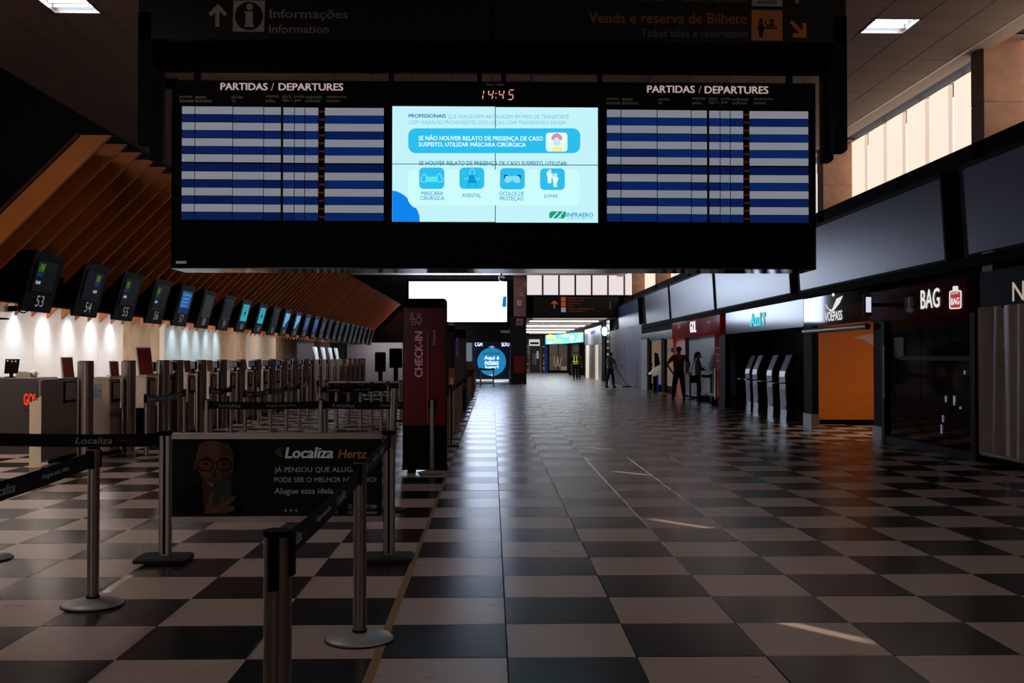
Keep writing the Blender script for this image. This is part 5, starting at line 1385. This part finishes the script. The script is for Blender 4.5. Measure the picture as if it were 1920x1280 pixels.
lettering('small_lettering', [ftxt('JÁ PENSOU QUE ALUGAR', 514.5, 873, 678, 888, YQ-.002, L, .01), ftxt('PODE SER O MELHOR NEGÓCIO?', 514.5, 892, 706, 904, YQ-.002, L, .01), ftxt('Alugue essa ideia.', 514.5, 914.5, 628, 929, YQ-.002, L, .01), ftxt('0800 979 2000', 668, 946, 706, 952.5, YQ-.002, L, 0), ftxt('localizahertz.com', 668, 957, 706, 963, YQ-.002, L, 0), ftxt('+ + +', 533, 953, 558, 961, YQ-.002, L, 0)], mat('poster_soft_print', S(130, 122, 118), .6, emit=(.32, .3, .29, 1), es=.12), po)
lettering('orange_lettering', [ftxt('Hertz', 634, 842, 688, 859, YQ-.002, L, .03, .15)], mat('poster_orange_print', S(130, 66, 24), .6, emit=(.4, .15, .03, 1), es=.1), po)
m = MB(); fpoly(m, [(524, 838), (528, 838), (521, 846), (528, 857), (524, 857), (515, 846)], YQ-.002, L); fpoly(m, [(529, 840), (531, 840), (526, 847), (530, 856), (528, 856), (522, 848)], YQ-.002, L); m.build('green_emblem', mat('poster_green_print', S(60, 80, 30), .6), po)
m = MB(); strokes(m, rrect(654, 946, 659, 953, 1, 1)+[(659, 947)], .8, YQ-.002, L); strokes(m, rrect(653, 957, 660, 962, 1, 1), .8, YQ-.002, L); strokes(m, rrect(618, 953, 632, 961, 1, 1)+[(632, 954)], .8, YQ-.002, L); m.build('small_icons', mat('poster_soft_print', S(130, 122, 118)), po)
GB = 'printed queue belts'
belt(s3, (bl[0]-.0, yb_), 'printed belt running left from the poster barrier to the edge', txt=1, start=.60, group=GB, ztop=.905, sag=.008)
belt(s4, s2, 'printed belt sagging from left belt post towards the camera', txt=1, start=.2, side=1, group=GB, sag=.03, ztop=.90)
belt((s1[0], s1[1]), (br[0], yb_), 'short printed belt from the poster barrier to bright right post', txt=1, start=.1, side=1, group=GB, ztop=.90)
belt(s0, s1, 'printed belt between the two nearest right belt posts', txt=1, start=.1, side=1, group=GB, ztop=.89, sag=.02, hgt=.085)

# middle row: long belt before the check-in totem
m5 = fl(811, 886); Y5 = m5[1]
xs5 = [P(388, 800, Y=Y5).x, P(602, 800, Y=Y5).x, m5[0]]
rpost(xs5[0], Y5, 'left end belt post of the long middle belt', 'posts of the long middle belt')
rpost(xs5[1], Y5, 'middle belt post of the long belt, above the poster barrier', 'posts of the long middle belt')
rpost(xs5[2], Y5-.05, 'belt post standing right in front of the red totem', 'posts of the long middle belt')
belt((xs5[0], Y5), (xs5[1], Y5), 'left half of the long printed belt behind the poster barrier', txt=1, start=.1, group=GB)
belt((xs5[1], Y5), (xs5[2], Y5), 'right half of the long printed belt, ending at the red totem', txt=1, start=.1, group=GB)
# bare leaning tube
t = thing('bare_post', 'bare pale steel post without belt head left of the red totem', 'post', (P(731, 815, Y=9.9).x, 9.9, 0)); 
MB().cyl((0, 0, .0), (.045, 0, P(736, 728, Y=9.9).z), .034, 20).build('pole', STEEL, t); MB().lathe([(0, 0), (.16, 0), (.16, .01), (.04, .03)], 32).build('base', RUBBER, t)
# queue maze further back
maze = [(274, 860, 0), (345, 834, 0), (433, 815, 0), (459, 838, 0), (485, 795, 0), (507, 823, 0), (537, 811, 0), (561, 803, 0), (611, 816, 0), (631, 806, 0), (654, 799, 0), (676, 806, 0), (697, 797, 0), (715, 812, 0), (596, 790, 0), (727, 793, 0), (395, 822, 0), (577, 786, 0)]
mp = []
for i, (px, py, _) in enumerate(sorted(maze, key=lambda q: q[0])):
    p = fl(px, py); mp.append((px, p))
    rpost(p[0], p[1], 'steel belt post in the queue maze, %s from the left' % (['first', 'second', 'third', 'fourth', 'fifth', 'sixth', 'seventh', 'eighth', 'ninth', 'tenth', 'eleventh', 'twelfth', 'thirteenth', 'fourteenth', 'fifteenth', 'sixteenth', 'seventeenth', 'eighteenth'][i]), 'belt posts of the queue maze', radians(90))
MP = dict(mp)
for k, (a, b) in enumerate([(274, 345), (395, 433), (459, 507), (507, 537), (537, 561), (561, 577), (611, 631), (631, 654), (676, 697), (715, 727)]):
    belt(MP[a], MP[b], '%s short sagging dark belt in the queue maze, counted from left' % ['first', 'second', 'third', 'fourth', 'fifth', 'sixth', 'seventh', 'eighth', 'ninth', 'tenth'][k], txt=1 if k < 3 else 0, start=.05, sag=.03, group='belts of the queue maze')
# second poster barrier
y2 = 23.6; xa = P(612, 760, Y=y2).x; xb = P(752, 760, Y=y2).x
t = frame_barrier(xa, xb, y2, 'second smaller poster barrier far behind in the queue maze'); L = t.location; YQ = y2-.02
box('poster', mat('dark_green_poster'), t, .05, xb-xa-.05, -.012, .012, .315, .865) if False else box('poster', MATS['dark_green_poster'], t, .05, xb-xa-.05, -.012, .012, .315, .865)
lettering('lettering', [ftxt('SEGUNDO SER O QUE', 690, 731, 748, 736.5, YQ, L, .01), ftxt('MEU CARRO PELA PROMOVI.', 677, 738, 748, 743, YQ, L, .01), ftxt('Alugue essa ideia.', 681, 746, 712, 750, YQ, L, .01)], PT, t)
m = MB(); fpoly(m, ell(646, 731, 10, 8, 16), YQ, L); m.build('poster_face', SK2, t)
rpost(P(600, 712, Y=19).x, 19.0, 'belt post standing left of the second poster barrier', 'posts beside the second poster barrier')
rpost(P(727.5, 714, Y=20).x, 20.0, 'belt post standing before the right end of second poster barrier', 'posts beside the second poster barrier')
belt((P(600, 712, Y=19).x, 19.0), (P(727.5, 714, Y=20).x, 20.0), 'long dark belt across the second poster barrier', txt=1, start=.1, group=GB)
# row of posts along the yellow tape
tape_y = [15.1, 17.1, 18.6, 20.4, 21.9, 23.5, 25.4, 27.3, 29.2, 31.2, 33.3, 35.6, 38.0, 40.6, 43.4, 46.4]
for i, y in enumerate(tape_y):
    rpost(-.745+.01*(i % 3), y, '%s belt post in the row along the yellow floor tape' % ORD[i], 'row of belt posts along the yellow floor tape', radians(90))
for i in (0, 2, 4, 6, 8, 10, 12):
    belt((-.745, tape_y[i]), (-.745, tape_y[i+1]), '%s dark belt in the row along the yellow floor tape' % ORD[i//2], sag=.03, group='belts along the yellow floor tape')
for i, (px, py, nm) in enumerate([(902, 719.5, 'left'), (925, 719.5, 'middle'), (953, 717.5, 'right')]):
    p = fl(px, py+2); rpost(p[0], 51.5+i*.5, '%s of three belt posts in front of the round blue poster' % nm, 'belt posts by the blue poster')
pa, pb = fl(902, 721.5), fl(925, 721.5)
belt((pa[0], 51.5), (pb[0], 52.0), 'dark belt in front of the round blue poster', group=None)
for i, (px, py) in enumerate([(1333, 755.5), (1294, 749), (1322, 745)]):
    p = fl(px, py); rpost(p[0], p[1], ['belt post nearest the red counter jamb on the right', 'belt post hidden partly behind the maroon-shirted man', 'belt post behind the woman with a mask'][i], 'belt posts at the red airline counter')
p = fl(1333, 755.5); belt(p, (6.7, p[1]+.5), 'short belt from post to the red counter jamb', group=None)
# tapes on the floor
tp = thing('yellow_floor_tape', 'long yellow tape line on the floor along the belt posts', 'tape', (-.556, 3.6, .0005))
MB().box(-.022, .022, 0, 4.0, 0, .0012).build('strip', YELLOW, tp); MB().box(-.016, .016, 4.0, 44, 0, .0012).build('strip', mat('worn_yellow_tape', S(120, 96, 58), .5, var=.3, scale=15), tp)
a = P(190, 1111, Z=0); b = P(236, 1078, Z=0)
tp = thing('silver_floor_tape', 'short shiny pale tape strip on floor behind the left post', 'tape', (a.x, a.y, .0005)); 
MB().prism([(0, 0), (.055, .0), (b.x-a.x+.055, b.y-a.y), (b.x-a.x, b.y-a.y)], 'z', 0, .001).build('strip', mat('silver_tape', S(238, 225, 210), .16, .7, var=.05), tp)

# totems
def totem(x1, y, wd, h, label, face, top=SATIN):
    t = thing('information_totem', label, 'totem', (x1-wd, y, 0))
    r = .05
    pts = [(0, .06), (wd, .06)]+[(wd-r+r*sin(radians(a)), h-r+r*cos(radians(a))) for a in range(90, -1, -18)]+[(r-r*sin(radians(a)), h-r+r*cos(radians(a))) for a in range(0, 91, 18)]
    MB().prism(pts, 'y', 0, .09).build('body', top, t)
    MB().box(.06, .16, -.02, .11, 0, .06).box(wd-.16, wd-.06, -.02, .11, 0, .06).build('foot', SATIN, t)
    MB().bbox(-.005, wd+.005, -.02, .11, .04, .11, .008).build('base', SATIN, t)
    return t
X1 = P(838, 700, Y=13.05).x; X0 = P(755, 700, Y=13.05).x; WD = X1-X0
t = totem(X1, 13.05, WD, P(800, 559, Y=13.05).z, 'tall red check-in totem with vertical white lettering', None); L = t.location; YT2 = 13.05
RT = mat('deep_red_gloss_print', S(104, 13, 20), .2, spec=.4)
m = MB(); fpoly(m, [(756.5, 577), (836, 577), (836, 797), (756.5, 797)], YT2-.004, L); rp_ = m.build('red_panel', RT, t)
PK = mat('totem_pinkish_print', S(190, 150, 160), .5, emit=S(120, 80, 95), es=.35)
def vtxt(body, x0, y0, x1, y1, bold, m_, nm):
    """text running upwards"""
    a = P(x1, y1, Y=YT2-.006)-L; b = P(x0, y0, Y=YT2-.006)-L
    return lettering(nm, [(body, (a.x, a.y, a.z), (0, 0, b.z-a.z), (b.x-a.x, 0, 0), bold, 0)], m_, rp_)
vtxt('CHECK-IN', 777.5, 621, 792.5, 707, .03, PK, 'lettering')
vtxt('Check-in', 811.5, 619, 816, 646, .0, PK, 'small_lettering')
m = MB()
for k in range(40): fpoly(m, rrect(801, 620+k*4.4, 802.4, 621.6+k*4.4, .4, 1), YT2-.006, L)
m.build('dotted_line', mat('totem_pinkish_print', S(190, 150, 160)), t)
m = MB()
strokes(m, ell(772.5, 589, 2.6, 2.6, 12)+[(775.1, 589)], .9, YT2-.006, L); strokes(m, ell(785.5, 590, 3, 3, 12)+[(788.5, 590)], .9, YT2-.006, L)
strokes(m, [(769, 598), (769, 595), (771, 594), (775, 594), (776, 596), (776, 598)], .9, YT2-.006, L); strokes(m, [(768, 598.5), (780, 598.5)], 1, YT2-.006, L)
strokes(m, rrect(772, 602, 780, 608, 1, 1)+[(780, 603)], .9, YT2-.006, L)
strokes(m, [(782, 600), (782, 596), (784, 595), (788, 595), (790, 597), (790, 602), (788, 603), (788, 608), (784, 608), (784, 603), (782, 601)], .9, YT2-.006, L)
m.build('pictogram', PK, t)
lettering('faint_logo', [ftxt('GOL', 807, 562, 834, 575, YT2-.004, L, .03)], mat('totem_faint_orange', S(90, 44, 34), .5), t)
X2 = P(853, 660, Y=20.6).x
t2 = totem(X2, 20.6, .56, P(845, 603, Y=20.6).z, 'second grey-topped totem right behind the red check-in totem', None, SATIN); L2 = t2.location
m = MB(); m.box(.01, .55, -.006, 0, 1.1, 1.95); m.build('dark_panel', DARKGL, t2)
lettering('lettering', [ftxt('GOL', 841, 604.5, 852, 610, 20.59, L2, .03)], PK, t2)
X3 = P(874, 660, Y=27.2).x
t3 = totem(X3, 27.2, .56, P(865, 617, Y=27.2).z, 'third totem with dark purple panel, farthest of the totems', None, SATIN); L3 = t3.location
m = MB(); m.box(.01, .55, -.006, 0, .6, 1.95); m.build('purple_panel', mat('dark_purple_print', S(52, 22, 60), .2), t3)
a = P(855.5, 667, Y=27.18)-L3; b = P(859.5, 633, Y=27.18)-L3
lettering('lettering', [('PREMIUM', (b.x, -.01, a.z), (0, 0, b.z-a.z), (a.x-b.x, 0, 0), .02, 0)], mat('purple_lettering', S(150, 90, 170), .5, emit=S(100, 60, 120), es=.3), t3)
c = P(846, 722, Y=16.9)
t = thing('leaflet_display', 'orange and white leaflet display clipped beside the second totem', 'leaflet holder', (c.x, 16.9, c.z), 0)
MB().prism([(-.05, 0), (.05, 0), (.06, .28), (-.04, .28)], 'y', -.01, .02).build('orange_leaflet', mat('orange_leaflet', S(190, 84, 44), .5), t)
MB().prism([(-.02, .02), (.03, .02), (.035, .12), (-.015, .12)], 'y', -.016, -.01).build('white_leaflet', WHITE, t)
MB().box(-.01, .01, 0, .02, -c.z, 0).build('stand', SATIN, t); MB().box(-.12, .12, -.1, .12, -c.z, -c.z+.015).build('base', SATIN, t)
c = P(886, 690, Y=38)
t = thing('brown_stand', 'small reddish brown stand near the end of the belt post row', 'stand', (c.x-.1, 38, 0)); MB().bbox(-.2, .15, 0, .2, 0, 1.3, .02).build('body', mat('brown_red_stand', S(84, 44, 36), .5), t)
MB().box(-.2, .15, -.02, .0, 1.0, 1.3).build('panel', GREYLAM, t)
MB().box(-.24, .19, -.03, .23, 0, .04).build('base', SATIN, t)

# ============================================================ PEOPLE
def skin(name, verts, edges, radii, m, parent, levels=1):
    me = bpy.data.meshes.new(name); me.from_pydata([tuple(v) for v in verts], edges, [])
    o = bpy.data.objects.new(name, me); COL.objects.link(o)
    md = o.modifiers.new('s', 'SKIN'); sv = me.skin_vertices[0].data
    for i, r in enumerate(radii): sv[i].radius = r if isinstance(r, tuple) else (r, r); sv[i].use_root = (i == 0)
    md.use_smooth_shade = True
    sb = o.modifiers.new('u', 'SUBSURF'); sb.levels = levels; sb.render_levels = levels
    dg = bpy.context.evaluated_depsgraph_get(); dg.update()
    m2 = bpy.data.meshes.new_from_object(o.evaluated_get(dg)); m2.materials.clear(); m2.materials.append(m)
    for p in m2.polygons: p.use_smooth = True
    o.modifiers.clear(); o.data = m2; bpy.data.meshes.remove(me)
    if parent: o.parent = parent
    return o
class Sk:
    def __init__(s): s.v = []; s.e = []; s.r = []
    def n(s, p, r, par=None):
        s.v.append(Vector(p)); s.r.append(r); i = len(s.v)-1
        if par is not None: s.e.append((par, i))
        return i
SKIN = mat('skin', S(150, 104, 84), .55, var=.05)
def person(label, loc, rz, H, arms, feet, top, trousers, hair, sleeves='short', build=1.0, lean=0.0, hairlong=False, cap=False, mask=False, vest=None, skinm=SKIN):
    t = thing('person', label, 'person', loc, rz, None)
    k = H/1.76; b = build
    def V(x, y, z): return Vector((x*k*(1 if True else 1), (y-lean*max(0, z-.95))*k, z*k))
    s = Sk()
    pel = s.n(V(0, 0, .96), (.15*b*k, .11*b*k)); wa = s.n(V(0, 0, 1.12), (.135*b*k, .10*b*k), pel); ch = s.n(V(0, -.005, 1.30), (.155*b*k, .105*b*k), wa)
    nb = s.n(V(0, .01, 1.47), (.075*k, .065*k), ch); nk = s.n(V(0, .0, 1.535), (.05*k, .052*k), nb); jw = s.n(V(0, -.015, 1.60), (.062*k, .075*k), nk)
    hd = s.n(V(0, -.005, 1.67), (.075*k, .092*k), jw); s.n(V(0, 0, 1.74), (.05*k, .062*k), hd)
    s.n(V(0, -.115, 1.635), .012*k, jw)
    J = {}
    for sd, nm in ((-1, 'l'), (1, 'r')):
        el, wr = arms[nm]
        sh = s.n(V(.165*sd*b, 0, 1.425), .058*k*b, ch); e = s.n(V(*el), .040*k, sh); w_ = s.n(V(*wr), .026*k, e)
        d = (Vector(wr)-Vector(el)).normalized()
        pm = s.n(V(*(Vector(wr)+d*.06)), (.036*k, .020*k), w_)
        side = Vector((d.y, -d.x, 0)); side = side.normalized() if side.length > .1 else Vector((0, 1, 0))
        for q in range(4):
            off = side*((q-1.5)*.019)
            f1 = s.n(V(*(Vector(wr)+d*.10+off)), .010*k, pm); s.n(V(*(Vector(wr)+d*(.155-.012*abs(q-1.5))+off+Vector((0, 0, -.01)))), .008*k, f1)
        s.n(V(*(Vector(wr)+d*.07-side*.045)), .011*k, w_)
        hp = s.n(V(.09*sd, 0, .90), .085*k*b, pel); fx, fy = feet[nm]
        kn = s.n(V((.1*sd+fx)/2*1.0, fy/2-.03, .50), .058*k*b, hp); an = s.n(V(fx, fy, .085), .040*k, kn); s.n(V(fx*1.05, fy-.15, .035), (.035*k, .03*k), an)
        J[nm] = (V(.165*sd*b, 0, 1.425), V(*el), V(*wr), V(.09*sd, 0, .90), V((.1*sd+fx)/2, fy/2-.03, .50), V(fx, fy, .085), V(fx*1.05, fy-.15, .035))
    skin('body', s.v, s.e, s.r, skinm, t)
    # shirt
    c = Sk(); pel = c.n(V(0, 0, .86), (.17*b*k, .13*b*k)); wa = c.n(V(0, 0, 1.06), (.155*b*k, .12*b*k), pel); ch = c.n(V(0, -.005, 1.30), (.175*b*k, .122*b*k), wa); c.n(V(0, .01, 1.475), (.082*k, .075*k), ch)
    for nm in 'lr':
        sh, el, wr = J[nm][:3]; a = c.n(sh, .070*k*b, ch)
        if sleeves == 'short': c.n(sh+(el-sh)*.72, .060*k*b, a)
        else:
            e = c.n(el, .054*k*b, a); c.n(el+(wr-el)*.92, .040*k, e)
    skin('shirt', c.v, c.e, c.r, top, t)
    c = Sk(); pel = c.n(V(0, 0, 1.07), (.145*b*k, .11*b*k)); p2 = c.n(V(0, 0, .93), (.16*b*k, .125*b*k), pel)
    for nm in 'lr':
        hp, kn, an = J[nm][3:6]; h_ = c.n(hp+Vector((0, 0, -.06*k)), .10*k*b, p2); q = c.n(kn, .076*k*b, h_); c.n(an+Vector((0, 0, .0)), .060*k, q)
    skin('trousers', c.v, c.e, c.r, trousers, t)
    for nm in 'lr':
        an, to = J[nm][5:7]
        MB().ball(((an.x+to.x)/2, (an.y+to.y)/2-.01, .05*k), 1, 12, (.048*k, .145*k, .05*k)).build('shoe', BLACK, t)
    hc = V(0, .012, 1.69)
    m = MB(); m.ball(hc, 1, 14, (.092*k, .108*k, .085*k))
    if hairlong: m.ball(V(0, .10, 1.62), 1, 12, (.05*k, .05*k, .10*k)); m.ball(V(0, .12, 1.52), 1, 10, (.03*k, .03*k, .09*k))
    m.build('hair', hair, t)
    for sx in (-1, 1):
        MB().ball(V(.03*sx, -.098, 1.655), .009*k, 8).build('eye', BLACK, t)
        MB().ball(V(.082*sx, 0, 1.64), 1, 8, (.012*k, .02*k, .032*k)).build('ear', skinm, t)
    if cap:
        MB().cyl(V(0, 0, 1.72), V(0, 0, 1.775), .10*k, 16, .075*k).build('cap', SATIN, t)
        MB().prism([(V(-.07, -.17, 0).x, V(0, -.17, 0).y-.03), (V(.07, 0, 0).x, V(0, -.17, 0).y-.03), (V(.08, 0, 0).x, V(0, 0, 1.7).y), (V(-.08, 0, 0).x, V(0, 0, 1.7).y)], 'z', 1.71*k, 1.722*k).build('cap_peak', SATIN, t)
    if mask:
        MB().ball(V(0, -.062, 1.602), 1, 12, (.072*k, .068*k, .056*k)).build('face_mask', mat('white_face_mask', S(242, 242, 242), .6), t)
    if vest:
        c = Sk(); pel = c.n(V(0, 0, .95), (.175*b*k, .135*b*k)); wa = c.n(V(0, 0, 1.10), (.168*b*k, .13*b*k), pel); ch = c.n(V(0, -.005, 1.30), (.185*b*k, .13*b*k), wa); c.n(V(0, .01, 1.455), (.09*k, .08*k), ch)
        skin('vest', c.v, c.e, c.r, SATIN, t)
        YG = mat('hi_vis_yellow', S(205, 220, 60), .5, emit=S(150, 165, 40), es=.35)
        for z in (1.02, 1.13): MB().lathe([(.0, 0), (.001, 0)], 4) ; 
        m = MB()
        for z in (1.0, 1.115):
            n_ = 24
            vs = [(.192*b*k*cos(2*pi*i/n_), .155*b*k*sin(2*pi*i/n_), (z+dz)*k) for dz in (0, .06) for i in range(n_)]
            m.add(vs, [(i, (i+1) % n_, (i+1) % n_+n_, i+n_) for i in range(n_)])
        for sx in (-1, 1):
            m.add([V(sx*.11, -.165, 1.17), V(sx*.055, -.17, 1.17), V(sx*.06, -.15, 1.40), V(sx*.12, -.13, 1.42)], [(0, 1, 2, 3)])
            m.add([V(sx*.12, -.13, 1.42), V(sx*.06, -.15, 1.40), V(sx*.07, -.02, 1.51), V(sx*.12, -.01, 1.50)], [(0, 1, 2, 3)])
            m.add([V(sx*.11, .165, 1.17), V(sx*.055, .17, 1.17), V(sx*.07, .0, 1.51), V(sx*.12, .0, 1.50)], [(0, 1, 2, 3)])
        m.build('reflective_band', YG, t)
    return t
DKH = mat('dark_hair', S(18, 14, 13), .6, var=.2, scale=40)
q = fl(1273, 750.5)
person('man in maroon polo shirt seen from behind, hand on hip, by red counter', (q[0], q[1], 0), radians(180), 1.80,
    {'l': ((-.34, .10, 1.22), (-.34, -.22, 1.02)), 'r': ((.40, .06, 1.18), (.24, -.04, .97))},
    {'l': (-.17, 0), 'r': (.20, .05)}, mat('maroon_cloth', S(92, 26, 52), .7, var=.1), mat('dark_trousers', S(18, 22, 32), .7), DKH, build=1.15)
q = fl(1309, 753)
t = person('woman with white face mask, ponytail and crossed arms beside red counter', (q[0], q[1], 0), radians(75), 1.62,
    {'l': ((-.21, -.13, 1.13), (.0, -.19, 1.19)), 'r': ((.21, -.13, 1.11), (.02, -.22, 1.13))},
    {'l': (-.09, 0), 'r': (.10, -.03)}, mat('peach_cloth', S(176, 124, 110), .7, var=.08), mat('black_trousers', S(12, 12, 14), .7), DKH, build=.9, hairlong=True, mask=True, sleeves='short')
bg = thing('shoulder_bag', 'dark handbag hanging at the side of the masked woman', 'bag', (q[0]-.17, q[1]-.12, .62)); MB().bbox(-.13, .13, -.05, .05, 0, .24, .03).build('bag_body', SATIN, bg); MB().tube([(-.1, 0, .22), (-.05, .02, .5), (.05, .05, .72), (.08, 0, .22)], .008).build('strap', SATIN, bg)
q = fl(1144, 726.5)
person('cleaner in grey shirt and dark cap pushing a wide floor mop', (q[0], q[1], 0), radians(140), 1.66,
    {'l': ((-.26, -.14, 1.14), (-.12, -.36, 1.04)), 'r': ((.26, -.08, 1.12), (.02, -.34, .90))},
    {'l': (-.20, -.02), 'r': (.17, .10)}, mat('grey_work_shirt', S(110, 116, 128), .7), mat('dark_blue_trousers', S(36, 42, 56), .7), DKH, cap=True, build=1.05, lean=.08)
a = P(1155, 696, Y=q[1]+.25); b = P(1178, 724.5, Y=q[1]+1.0)
mp_ = thing('floor_mop', 'wide dark dust mop with long handle in the cleaner\'s hands', 'mop', (b.x, b.y, 0))
MB().cyl((0, 0, .05), (a.x-b.x-.1, a.y-b.y, a.z+.25), .014, 8).build('handle', BLACK, mp_)
MB().bbox(-.28, .30, -.08, .08, 0, .05, .015).build('mop_head', SATIN, mp_); MB().cyl((0, 0, .04), (0, 0, .09), .03, 8).build('joint', BLACK, mp_)
q = fl(1078.5, 711.5)
person('security worker in yellow and black reflective vest walking in the corridor', (q[0], q[1], 0), 0, 1.80,
    {'l': ((-.26, -.02, 1.12), (-.14, -.20, 1.00)), 'r': ((.26, -.02, 1.12), (.14, -.20, 1.02))},
    {'l': (-.08, 0), 'r': (.12, -.05)}, SATIN, SATIN, DKH, sleeves='long', vest=True, build=1.1)
q = fl(1084.5, 710.8)
person('person in dark clothes walking just behind the reflective vest worker', (q[0], q[1]+.3, 0), 0, 1.80,
    {'l': ((-.24, 0, 1.12), (-.22, -.08, .88)), 'r': ((.24, 0, 1.12), (.24, -.06, .88))},
    {'l': (-.08, 0), 'r': (.1, 0)}, mat('dark_jacket', S(26, 26, 30), .7), SATIN, DKH, sleeves='long')
